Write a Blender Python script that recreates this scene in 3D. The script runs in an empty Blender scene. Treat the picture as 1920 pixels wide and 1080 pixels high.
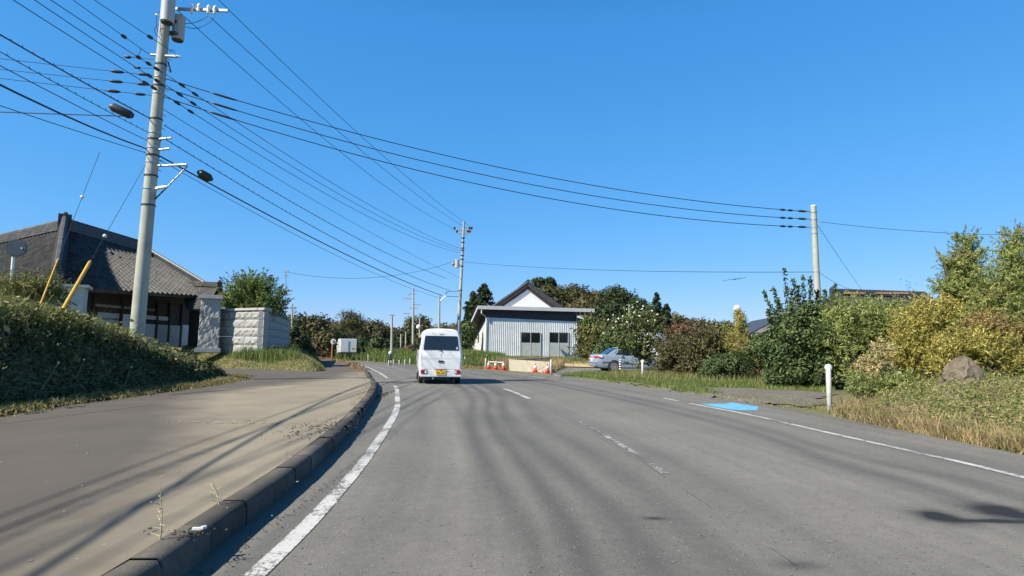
import bpy, bmesh, math, random
import numpy as np
from mathutils import Vector, Matrix
rnd = random.Random(7); NR = np.random.default_rng(11)
sc = bpy.context.scene
# ---------------------------------------------------------------- camera
FPX = 1150.0; PITCH = math.radians(5.61); ROLL = math.radians(0.9); HC = 1.25
_rt = np.array([1, 0, 0.]); FW = np.array([0, math.cos(PITCH), math.sin(PITCH)]); _up = np.array([0, -math.sin(PITCH), math.cos(PITCH)])
CR = math.cos(ROLL)*_rt + math.sin(ROLL)*_up; CU = math.cos(ROLL)*_up - math.sin(ROLL)*_rt
cam = bpy.data.objects.new('camera', bpy.data.cameras.new('camera')); sc.collection.objects.link(cam)
cam.data.sensor_width = 36; cam.data.lens = 36*FPX/1920; cam.data.clip_end = 5000; cam.data.clip_start = 0.05
m = Matrix.Identity(4)
for i in range(3):
    m[i][0] = CR[i]; m[i][1] = CU[i]; m[i][2] = -FW[i]
m[2][3] = HC
cam.matrix_world = m; sc.camera = cam
# ---------------------------------------------------------------- sky, sun, exposure
SUN_EL = math.radians(41.5); SUN_H = (-0.84, -0.54)       # the sun stands behind the camera, to the left
w = bpy.data.worlds.new('World'); sc.world = w; w.use_nodes = True
nt = w.node_tree; bg = nt.nodes['Background']
sky = nt.nodes.new('ShaderNodeTexSky'); sky.sky_type = 'NISHITA'; sky.sun_disc = False
sky.sun_elevation = SUN_EL; sky.sun_rotation = math.atan2(SUN_H[0], SUN_H[1])
sky.air_density = 1.0; sky.dust_density = 0.1; sky.ozone_density = 4.0; sky.altitude = 300
hs = nt.nodes.new('ShaderNodeHueSaturation'); hs.inputs['Saturation'].default_value = 1.12
nt.links.new(sky.outputs[0], hs.inputs['Color']); sx = nt.nodes.new('ShaderNodeSeparateColor'); cx_ = nt.nodes.new('ShaderNodeCombineColor'); nt.links.new(hs.outputs[0], sx.inputs[0])
for i, (g_, a_) in enumerate(((.93, .40), (.52, .453), (.39, .665))):     # camera response of the clear sky, per channel
    p_ = nt.nodes.new('ShaderNodeMath'); p_.operation = 'POWER'; p_.inputs[1].default_value = g_; q_ = nt.nodes.new('ShaderNodeMath'); q_.operation = 'MULTIPLY'; q_.inputs[1].default_value = a_*.12**g_/.12
    nt.links.new(sx.outputs[i], p_.inputs[0]); nt.links.new(p_.outputs[0], q_.inputs[0]); nt.links.new(q_.outputs[0], cx_.inputs[i])
tcw = nt.nodes.new('ShaderNodeTexCoord'); szw = nt.nodes.new('ShaderNodeSeparateXYZ'); nt.links.new(tcw.outputs['Generated'], szw.inputs[0])
mrw = nt.nodes.new('ShaderNodeMapRange'); mrw.inputs[1].default_value = .48; mrw.inputs[2].default_value = .80; mrw.inputs[3].default_value = 1; mrw.inputs[4].default_value = .30; nt.links.new(szw.outputs[2], mrw.inputs[0])
vmw = nt.nodes.new('ShaderNodeVectorMath'); vmw.operation = 'SCALE'; nt.links.new(cx_.outputs[0], vmw.inputs[0]); nt.links.new(mrw.outputs[0], vmw.inputs['Scale']); nt.links.new(vmw.outputs[0], bg.inputs[0]); bg.inputs[1].default_value = 0.12
sl = bpy.data.lights.new('sun', 'SUN'); sl.energy = 4.8; sl.angle = math.radians(0.5); sl.color = (1.0, 0.92, 0.78)
so = bpy.data.objects.new('sun', sl); sc.collection.objects.link(so)
_n = math.hypot(*SUN_H)
sd = Vector((SUN_H[0]/_n*math.cos(SUN_EL), SUN_H[1]/_n*math.cos(SUN_EL), math.sin(SUN_EL)))
so.rotation_euler = sd.to_track_quat('Z', 'Y').to_euler()
vs = sc.view_settings; vs.view_transform = 'Standard'; vs.look = 'None'; vs.exposure = 0.75; vs.gamma = 1
sc.render.engine = 'CYCLES'; sc.cycles.max_bounces = 6; sc.cycles.transparent_max_bounces = 12
# ---------------------------------------------------------------- helpers
def ray(x, y): return (x-960)*CR + (540-y)*CU + FPX*FW
def G(x, y, z=0.0):
    d = ray(x, y); t = (z-HC)/d[2]; return Vector((d[0]*t, d[1]*t, z))
def D(x, y, Y):
    d = ray(x, y); p = d*(Y/d[1]); return Vector((p[0], p[1], p[2]+HC))
def PZ(x, y, z): return G(x, y, z)
def px(p):
    q = np.array(p)-[0, 0, HC]; return 960+FPX*(q@CR)/(q@FW), 540-FPX*(q@CU)/(q@FW)
COL = sc.collection
class MB:
    def __init__(s): s.v = []; s.f = []; s.uv = None
    def add(s, vs, fs):
        o = len(s.v); s.v += [tuple(v) for v in vs]; s.f += [tuple(i+o for i in f) for f in fs]; return s
    def box(s, c, d, R=None, taper=1.0):
        hx, hy, hz = d[0]/2, d[1]/2, d[2]/2; c = Vector(c); vv = []
        for z in (-1, 1):
            k = taper if z > 0 else 1
            for x, y in ((-1, -1), (1, -1), (1, 1), (-1, 1)):
                p = Vector((x*hx*k, y*hy*k, z*hz)); p = R @ p if R else p; vv.append(c+p)
        return s.add(vv, [(3, 2, 1, 0), (4, 5, 6, 7), (0, 1, 5, 4), (1, 2, 6, 5), (2, 3, 7, 6), (3, 0, 4, 7)])
    def cyl(s, a, b, r0, r1=None, n=12, caps=True):
        a = Vector(a); b = Vector(b); r1 = r0 if r1 is None else r1
        return s.rings([(a, r0), (b, r1)], n, caps, (b-a))
    def rings(s, pr, n=12, caps=True, axis=None):
        vv = []; K = len(pr)
        for i, (p, r) in enumerate(pr):
            p = Vector(p)
            if axis is not None: d = Vector(axis)
            else: d = Vector(pr[min(i+1, K-1)][0])-Vector(pr[max(i-1, 0)][0])
            if d.length < 1e-9: d = Vector((0, 0, 1))
            d.normalize(); t = Vector((0, 0, 1)) if abs(d.z) < .95 else Vector((1, 0, 0))
            u = d.cross(t).normalized(); w_ = u.cross(d)
            for k in range(n):
                a_ = 2*math.pi*k/n; vv.append(p+u*(r*math.cos(a_))+w_*(r*math.sin(a_)))
        ff = []
        for i in range(K-1):
            for k in range(n):
                a0 = i*n+k; a1 = i*n+(k+1) % n; ff.append((a0, a1, a1+n, a0+n))
        if caps: ff.append(tuple(range(n))[::-1]); ff.append(tuple(range((K-1)*n, K*n)))
        return s.add(vv, ff)
    def sphere(s, c, r, n=12, sc_=(1, 1, 1)):
        pr = []; c = Vector(c); vv = []; m_ = n//2
        for i in range(m_+1):
            th = math.pi*i/m_
            for k in range(n):
                a_ = 2*math.pi*k/n
                vv.append(c+Vector((r*sc_[0]*math.sin(th)*math.cos(a_), r*sc_[1]*math.sin(th)*math.sin(a_), -r*sc_[2]*math.cos(th))))
        ff = [(i*n+k, i*n+(k+1) % n, (i+1)*n+(k+1) % n, (i+1)*n+k) for i in range(m_) for k in range(n)]
        return s.add(vv, ff)
    def prism(s, pts, ext):
        n = len(pts); ext = Vector(ext); a = [Vector(p) for p in pts]; b = [p+ext for p in a]
        return s.add(a+b, [tuple(range(n))[::-1], tuple(range(n, 2*n))]+[(i, (i+1) % n, (i+1) % n+n, i+n) for i in range(n)])
    def grid(s, P, closed=False):
        R_ = len(P); C_ = len(P[0]); vv = [p for r in P for p in r]
        ff = []
        for i in range(R_-1):
            for j in range(C_-1 if not closed else C_):
                j2 = (j+1) % C_; ff.append((i*C_+j, i*C_+j2, (i+1)*C_+j2, (i+1)*C_+j))
        return s.add(vv, ff)
    def build(s, name, mat, parent=None, smooth=False, angle=None, local=False, bevel=0):
        me = bpy.data.meshes.new(name)
        off = Vector((0, 0, 0))
        if parent is not None and not local:
            inv = world_mat(parent).inverted(); vv = [inv @ Vector(v) for v in s.v]
        else: vv = s.v
        me.from_pydata([tuple(v) for v in vv], [], s.f); me.validate(); me.update()
        bm = bmesh.new(); bm.from_mesh(me); bmesh.ops.recalc_face_normals(bm, faces=bm.faces)
        if bevel:
            bmesh.ops.remove_doubles(bm, verts=bm.verts, dist=1e-5)
            bmesh.ops.bevel(bm, geom=[e for e in bm.edges if len(e.link_faces) == 2 and e.calc_face_angle(0) > .6], offset=bevel, segments=2, affect='EDGES', clamp_overlap=True)
        bm.to_mesh(me); bm.free()
        if mat: me.materials.append(mat)
        if smooth:
            for p in me.polygons: p.use_smooth = True
            if angle: me.set_sharp_from_angle(angle=math.radians(angle))
        o = bpy.data.objects.new(name, me); COL.objects.link(o); o.parent = parent
        return o
def world_mat(o):
    m_ = o.matrix_basis.copy()
    while o.parent: o = o.parent; m_ = o.matrix_basis @ m_
    return m_
def tag(o, label=None, cat=None, group=None, kind=None):
    if label: o['label'] = label
    if cat: o['category'] = cat
    if group: o['group'] = group
    if kind: o['kind'] = kind
    return o
def thing(name, label, cat, loc=(0, 0, 0), rz=0, group=None):
    o = bpy.data.objects.new(name, None); COL.objects.link(o); o.empty_display_size = .2
    o.location = loc; o.rotation_euler = (0, 0, rz); return tag(o, label, cat, group)
def copy_tree(o, parent=None):
    c = o.copy(); COL.objects.link(c); c.parent = parent
    for ch in [k for k in bpy.data.objects if k.parent == o]: copy_tree(ch, c)
    return c
def raw(name, V, Fq, mat, parent=None, sides=4, smooth=False):
    """fast numpy mesh of equal polygons"""
    me = bpy.data.meshes.new(name); V = np.asarray(V, np.float32); Fq = np.asarray(Fq, np.int32)
    me.vertices.add(len(V)); me.vertices.foreach_set('co', V.ravel())
    n = len(Fq); me.loops.add(n*sides); me.loops.foreach_set('vertex_index', Fq.ravel())
    me.polygons.add(n); me.polygons.foreach_set('loop_start', np.arange(0, n*sides, sides, dtype=np.int32))
    try: me.polygons.foreach_set('loop_total', np.full(n, sides, np.int32))
    except Exception: pass
    me.update(calc_edges=True)
    if smooth: me.polygons.foreach_set('use_smooth', np.ones(n, bool))
    me.materials.append(mat)
    o = bpy.data.objects.new(name, me); COL.objects.link(o); o.parent = parent; return o
# ---------------------------------------------------------------- materials
def newmat(name):
    m_ = bpy.data.materials.new(name); m_.use_nodes = True; return m_, m_.node_tree, m_.node_tree.nodes['Principled BSDF']
def nd(nt_, t, **k):
    n = nt_.nodes.new(t)
    for a, b in k.items():
        if a in n.inputs: n.inputs[a].default_value = b
        else: setattr(n, a, b)
    return n
def ramp(nt_, fac, stops, interp='LINEAR'):
    r = nt_.nodes.new('ShaderNodeValToRGB'); e = r.color_ramp.elements; r.color_ramp.interpolation = interp
    while len(e) < len(stops): e.new(0.5)
    for el, (p, c) in zip(e, stops): el.position = p; el.color = (*c, 1) if len(c) == 3 else c
    nt_.links.new(fac, r.inputs[0]); return r
def noise(nt_, scale, detail=4, rough=.6, vec=None):
    n = nd(nt_, 'ShaderNodeTexNoise'); n.inputs['Scale'].default_value = scale; n.inputs['Detail'].default_value = detail; n.inputs['Roughness'].default_value = rough
    if vec: nt_.links.new(vec, n.inputs['Vector'])
    return n
def mix(nt_, fac, a, b, blend='MIX'):
    n = nt_.nodes.new('ShaderNodeMix'); n.data_type = 'RGBA'; n.blend_type = blend
    for s_, v in ((0, fac), (6, a), (7, b)):
        if hasattr(v, 'is_output') or isinstance(v, bpy.types.NodeSocket): nt_.links.new(v, n.inputs[s_])
        else: n.inputs[s_].default_value = v if s_ == 0 else ((*v, 1) if len(v) == 3 else v)
    return n.outputs[2]
def math_(nt_, op, a, b=None, c=None, clamp=False):
    n = nt_.nodes.new('ShaderNodeMath'); n.operation = op; n.use_clamp = clamp
    for i, v in enumerate((a, b, c)):
        if v is None: continue
        if isinstance(v, bpy.types.NodeSocket): nt_.links.new(v, n.inputs[i])
        else: n.inputs[i].default_value = v
    return n.outputs[0]
def bump(nt_, h, bsdf, strength=.3, dist=.01):
    b = nt_.nodes.new('ShaderNodeBump'); b.inputs['Strength'].default_value = strength; b.inputs['Distance'].default_value = dist
    nt_.links.new(h, b.inputs['Height']); nt_.links.new(b.outputs[0], bsdf.inputs['Normal'])
def objco(nt_): return nt_.nodes.new('ShaderNodeTexCoord').outputs['Object']
def simple(name, col, rough=.6, var=.12, scale=3.0, metal=0, spec=.5, bumps=0, bscale=60, dirt=None):
    m_, t, b = newmat(name); co = objco(t); n = noise(t, scale, 5, .65, co)
    c0 = tuple(max(0, c*(1-var*1.5)) for c in col); c1 = tuple(min(1, c*(1+var)) for c in col)
    r = ramp(t, n.outputs[0], [(.3, c0), (.7, c1)]); out = r.outputs[0]
    if dirt:
        n2 = noise(t, dirt[1], 6, .7, co); r2 = ramp(t, n2.outputs[0], [(.45, (0, 0, 0)), (.7, (1, 1, 1))])
        out = mix(t, math_(t, 'MULTIPLY', r2.outputs[0], dirt[2]), out, dirt[0])
    t.links.new(out, b.inputs['Base Color']); b.inputs['Roughness'].default_value = rough; b.inputs['Metallic'].default_value = metal
    b.inputs['Specular IOR Level'].default_value = spec
    if bumps: bump(t, noise(t, bscale, 4, .6, co).outputs[0], b, bumps, .02)
    return m_
def leafmat(name, stops, trans=.25, rough=.6, patch=None, pscale=.6):
    m_, t, b = newmat(name); g = t.nodes.new('ShaderNodeNewGeometry'); r = ramp(t, g.outputs['Random Per Island'], stops); c = r.outputs[0]
    co = objco(t)
    n = noise(t, 1.3, 3, .6, co); r2 = ramp(t, n.outputs[0], [(.3, (.62, .66, .6)), (.7, (1.25, 1.2, 1.15))]); c = mix(t, 1.0, c, r2.outputs[0], 'MULTIPLY')
    if patch:
        n2 = noise(t, pscale, 3, .6, co); r3 = ramp(t, n2.outputs[0], [(patch[1], (0, 0, 0)), (patch[1]+.12, (1, 1, 1))]); c = mix(t, r3.outputs[0], c, patch[0])
    t.links.new(c, b.inputs['Base Color']); b.inputs['Roughness'].default_value = rough; b.inputs['Specular IOR Level'].default_value = .3
    tr = t.nodes.new('ShaderNodeBsdfTranslucent'); t.links.new(c, tr.inputs[0]); ms = t.nodes.new('ShaderNodeMixShader'); ms.inputs[0].default_value = trans
    out = t.nodes['Material Output']; t.links.new(b.outputs[0], ms.inputs[1]); t.links.new(tr.outputs[0], ms.inputs[2]); t.links.new(ms.outputs[0], out.inputs[0]); return m_
M = {}
M['conc'] = simple('pole_concrete', (.40, .41, .34), .85, .08, 1.5, bumps=.15, dirt=((.22, .21, .19), 2.5, .5))
M['conc_wall'] = simple('cast_concrete', (.43, .385, .30), .9, .12, 1.2, bumps=.2, dirt=((.28, .25, .2), 1.8, .5))
M['kerbstone'] = simple('kerb_concrete', (.20, .185, .165), .9, .18, 2.2, bumps=.35, bscale=90, dirt=((.08, .075, .065), 3.5, .7))
M['granite'] = simple('rough_granite', (.34, .345, .325), .9, .12, 5, bumps=.9, bscale=14, dirt=((.3, .31, .28), 2.5, .4))
M['granite_flat'] = simple('granite_coping', (.44, .43, .40), .85, .12, 4, bumps=.3, dirt=((.22, .22, .2), 2, .5))
M['tile'] = simple('roof_tile', (.075, .073, .069), .55, .4, 3.0, spec=.35, dirt=((.17, .162, .15), 1.2, .35))
M['ridge'] = simple('ridge_tile', (.055, .057, .062), .5, .25, 4)
M['wood'] = simple('dark_timber', (.045, .032, .024), .7, .3, 6)
M['plaster'] = simple('white_plaster', (.74, .74, .72), .8, .04, .8, dirt=((.55, .54, .5), .8, .35))
M['beam'] = simple('weathered_beam', (.30, .27, .24), .8, .15, 5)
M['doorgrey'] = simple('door_panel', (.44, .47, .43), .6, .1, 3)
M['glass'] = simple('dark_glass', (.012, .015, .018), .06, .1, 2, spec=.8)
M['corr'] = simple('corrugated_steel', (.70, .72, .72), .5, .06, .7, dirt=((.40, .41, .40), .9, .35))
M['corrw'] = simple('pale_siding', (.56, .56, .54), .7, .06, .7, dirt=((.3, .3, .3), .9, .3))
M['fascia'] = simple('painted_fascia', (.52, .53, .53), .5, .05, 1)
M['under'] = simple('eave_boards', (.055, .052, .06), .8, .2, 3)
M['white'] = simple('white_paint', (.80, .80, .78), .35, .03, 1)
M['vanwhite'] = simple('van_paint', (.78, .79, .80), .22, .02, 1, dirt=((.55, .53, .49), 2.2, .35))
M['silver'] = simple('silver_paint', (.36, .44, .55), .28, .04, 2, metal=.35)
M['black'] = simple('black_rubber', (.018, .018, .019), .7, .2, 6)
M['plastic'] = simple('black_plastic', (.03, .031, .033), .5, .15, 6)
M['cable'] = simple('cable_sheath', (.012, .013, .018), .6, .2, 6)
M['metal'] = simple('galvanised_steel', (.42, .43, .44), .45, .12, 5, metal=.6)
M['trans'] = simple('transformer_paint', (.45, .47, .46), .5, .08, 3, dirt=((.28, .27, .25), 3, .3))
M['ceram'] = simple('porcelain', (.75, .74, .70), .25, .04, 3)
M['yellow'] = simple('yellow_guard', (.62, .34, .02), .5, .12, 5, dirt=((.45, .3, .08), 4, .4))
M['red'] = simple('red_lens', (.30, .010, .016), .2, .1, 8)
M['brightred'] = simple('red_tail_lens', (.55, .02, .03), .2, .1, 8)
M['cone'] = simple('cone_plastic', (.62, .05, .03), .5, .12, 4, dirt=((.3, .08, .05), 5, .35))
M['plate'] = simple('plate_yellow', (.85, .55, .02), .45, .03, 3)
M['bark'] = simple('bark', (.10, .075, .055), .9, .25, 6, bumps=.6, bscale=25)
M['redbark'] = simple('red_bark', (.32, .17, .11), .9, .25, 6, bumps=.6, bscale=25)
M['signback'] = simple('sign_back', (.13, .135, .14), .5, .08, 3, metal=.2)
M['mirrorpole'] = simple('orange_pole', (.45, .13, .05), .5, .1, 3)
M['soil'] = simple('dry_soil', (.165, .135, .10), .95, .3, 7, bumps=.9, bscale=12, dirt=((.09, .085, .055), 5, .6))
M['straw'] = simple('dry_stem', (.42, .36, .24), .8, .2, 6)
M['post'] = simple('weathered_post', (.62, .61, .55), .5, .1, 4, dirt=((.35, .33, .28), 6, .4))
M['globe'] = simple('white_globe', (.85, .85, .83), .3, .02, 2)
M['chrome'] = simple('alloy_wheel', (.55, .56, .58), .3, .05, 3, metal=.7)
M['blue'] = simple('blue_road_paint', (.13, .45, .68), .8, .2, 5, dirt=((.13, .2, .24), 20, .75))
M['ink'] = simple('black_ink', (.02, .018, .015), .6, .1, 5)
M['stone'] = simple('stone_chips', (.45, .43, .38), .9, .25, 9)
M['petal'] = simple('white_petal', (.80, .78, .70), .6, .05, 9)
# leaves
M['l_flow'] = leafmat('mixed_green_leaves', [(0, (.05, .08, .025)), (.5, (.12, .16, .05)), (.85, (.22, .24, .09)), (1, (.34, .33, .16))]) if 'leafmat' in globals() else None
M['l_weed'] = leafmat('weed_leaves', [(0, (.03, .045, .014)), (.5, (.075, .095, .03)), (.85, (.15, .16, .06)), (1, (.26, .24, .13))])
M['l_bank'] = leafmat('bank_grass', [(0, (0.075, 0.105, 0.030)), (.5, (0.180, 0.225, 0.068)), (.8, (0.300, 0.300, 0.112)), (1, (0.450, 0.375, 0.195))], patch=((.31, .25, .135), .53), pscale=1.1)
M['l_grass'] = leafmat('grass_blades', [(0, (0.108, 0.149, 0.041)), (.5, (0.230, 0.257, 0.081)), (1, (0.405, 0.351, 0.162))], patch=((.34, .27, .14), .55), pscale=.35)
M['l_green'] = leafmat('lush_grass', [(0, (0.068, 0.121, 0.027)), (.6, (0.162, 0.230, 0.061)), (1, (0.270, 0.284, 0.108))], patch=((.27, .22, .11), .6), pscale=.3)
M['l_tan'] = leafmat('tan_dead_grass', [(0, (.22, .16, .08)), (.6, (.40, .30, .17)), (1, (.55, .45, .29))])
M['l_straw'] = leafmat('dry_straw', [(0, (0.221, 0.145, 0.064)), (.6, (0.383, 0.264, 0.128)), (1, (0.493, 0.374, 0.212))])
M['l_dark'] = leafmat('evergreen_leaves', [(0, (0.022, 0.040, 0.018)), (.6, (0.050, 0.077, 0.030)), (1, (0.094, 0.125, 0.048))])
M['l_wood'] = leafmat('woodland_leaves', [(0, (.045, .050, .02)), (.6, (.095, .098, .038)), (1, (.18, .155, .065))], patch=((.14, .095, .045), .60), pscale=.25)
M['l_wood2'] = leafmat('woodland_leaves_olive', [(0, (.06, .06, .025)), (.6, (.125, .115, .048)), (1, (.22, .175, .08))], patch=((.16, .10, .05), .52), pscale=.25)
M['l_shrub'] = leafmat('shrub_leaves', [(0, (0.041, 0.074, 0.027)), (.6, (0.088, 0.135, 0.047)), (1, (0.189, 0.230, 0.088))])
M['l_olive'] = leafmat('olive_leaves', [(0, (0.081, 0.095, 0.027)), (.6, (0.189, 0.203, 0.068)), (1, (0.324, 0.297, 0.115))])
M['l_brown'] = leafmat('brownish_leaves', [(0, (.065, .068, .03)), (.6, (.135, .130, .058)), (1, (.24, .20, .10))], patch=((.17, .12, .07), .58)); M['l_brown_'] = leafmat('brownish_leaves_b', [(0, (0.101, 0.086, 0.036)), (.6, (0.202, 0.166, 0.072)), (1, (0.331, 0.245, 0.115))], patch=((.10, .11, .04), .5))
M['l_redd'] = leafmat('reddish_leaves', [(0, (.12, .06, .04)), (.6, (.22, .115, .08)), (1, (.30, .19, .12))], patch=((.13, .11, .05), .55), pscale=1.5)
M['l_gold'] = leafmat('golden_conifer', [(0, (0.179, 0.179, 0.041)), (.6, (0.414, 0.373, 0.097)), (1, (0.662, 0.552, 0.179))], patch=((.12, .13, .04), .58), pscale=1.2)
M['l_feather'] = leafmat('feathery_conifer', [(0, (.12, .16, .05)), (.6, (.28, .34, .11)), (1, (.48, .50, .19))])
M['l_tall'] = leafmat('tall_conifer', [(0, (.11, .16, .05)), (.6, (.28, .34, .10)), (1, (.50, .50, .18))], patch=((.26, .22, .08), .55), pscale=.8)
M['l_orange'] = leafmat('orange_leaves', [(0, (.16, .13, .045)), (.6, (.32, .22, .09)), (1, (.45, .32, .15))], patch=((.2, .2, .07), .5), pscale=1.5)
M['l_cream'] = leafmat('cream_dry_leaves', [(0, (0.374, 0.308, 0.132)), (.6, (0.605, 0.517, 0.275)), (1, (0.770, 0.660, 0.396))])
M['l_pine'] = leafmat('garden_pine', [(0, (0.068, 0.119, 0.031)), (.6, (0.170, 0.238, 0.060)), (1, (0.323, 0.357, 0.102))])
# ---------------------------------------------------------------- curves on the ground
def catmull(P, step=.4):
    P = [np.array(p, float) for p in P]; P = [2*P[0]-P[1]]+P+[2*P[-1]-P[-2]]; out = []
    for i in range(1, len(P)-2):
        n = max(1, int(np.linalg.norm(P[i+1]-P[i])/step))
        for k in range(n):
            t = k/n; a, b, c, d = P[i-1:i+3]
            out.append(.5*((2*b)+(-a+c)*t+(2*a-5*b+4*c-d)*t*t+(-a+3*b-3*c+d)*t**3))
    out.append(P[-2]); return np.array(out)
LEFT = catmull([(-1.25, -16), (-1.28, -6), (-1.33, 0), (-1.37, 3.5), (-1.45, 5.2), (-1.66, 7.6), (-2.2, 12), (-2.8, 15.4), (-3.6, 19.4), (-4.85, 24.4), (-7.2, 32.5), (-9.9, 40.5), (-14, 48.5), (-20, 56), (-30, 64), (-50, 75)])
BORDER = [(6.6, -18), (6.6, 0), (6.55, 8), (6.45, 11), (6.3, 13.5), (5.3, 17.5), (4.4, 21.7), (2.9, 26.6), (.9, 30.6), (-1.5, 34.2), (-3.7, 37.2), (-6.6, 41.6), (-9.5, 46.5), (-14, 53), (-21, 61), (-32, 70), (-55, 82)]
BC = catmull(BORDER)
KERB = catmull([(-1.70, -16), (-1.70, -3), (-1.70, 1), (-1.72, 3.0), (-1.80, 4.2), (-1.92, 5.9), (-2.26, 8.8), (-2.78, 12.2), (-3.35, 15.5), (-4.15, 19.2), (-5.2, 23), (-7.35, 31), (-10.2, 39.5), (-14.5, 48.5), (-20.5, 56.5), (-31, 65), (-51, 76)])
def frames(C):
    T = np.gradient(C, axis=0); T /= np.linalg.norm(T, axis=1)[:, None]; Nn = np.stack([T[:, 1], -T[:, 0]], 1)
    S = np.concatenate([[0], np.cumsum(np.linalg.norm(np.diff(C, axis=0), axis=1))]); return T, Nn, S
def hit(p, n, C):
    """distance along n from p to the polyline C"""
    best = None
    A = C[:-1]; Bd = C[1:]-A; den = n[0]*Bd[:, 1]-n[1]*Bd[:, 0]; den[abs(den) < 1e-9] = 1e-9
    w_ = A-p; t = (w_[:, 0]*Bd[:, 1]-w_[:, 1]*Bd[:, 0])/den; u = (w_[:, 0]*n[1]-w_[:, 1]*n[0])/den
    ok = (u >= -1e-6) & (u <= 1+1e-6) & (t > .01)
    return float(t[ok].min()) if ok.any() else None
def strip(name, C, offs, z, mat, uvoff=0.0, parent=None, jit=0):
    """a sheet between lateral offsets (functions of the sample index) of curve C; UV = (offset m, length m)"""
    T, Nn, S = frames(C); V = []; UV = []; K = len(offs)
    for i in range(len(C)):
        for j, o_ in enumerate(offs):
            d = o_(i) if callable(o_) else o_
            V.append((C[i][0]+Nn[i][0]*d, C[i][1]+Nn[i][1]*d, z(j) if callable(z) else z)); UV.append((d, S[i]))
    Fq = [(i*K+j, i*K+j+1, (i+1)*K+j+1, (i+1)*K+j) for i in range(len(C)-1) for j in range(K-1)]
    o = raw(name, V, Fq, mat, parent)
    uv = o.data.uv_layers.new(name='UVMap'); li = np.array(Fq).ravel(); uv.data.foreach_set('uv', np.array(UV, np.float32)[li].ravel())
    return o
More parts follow.
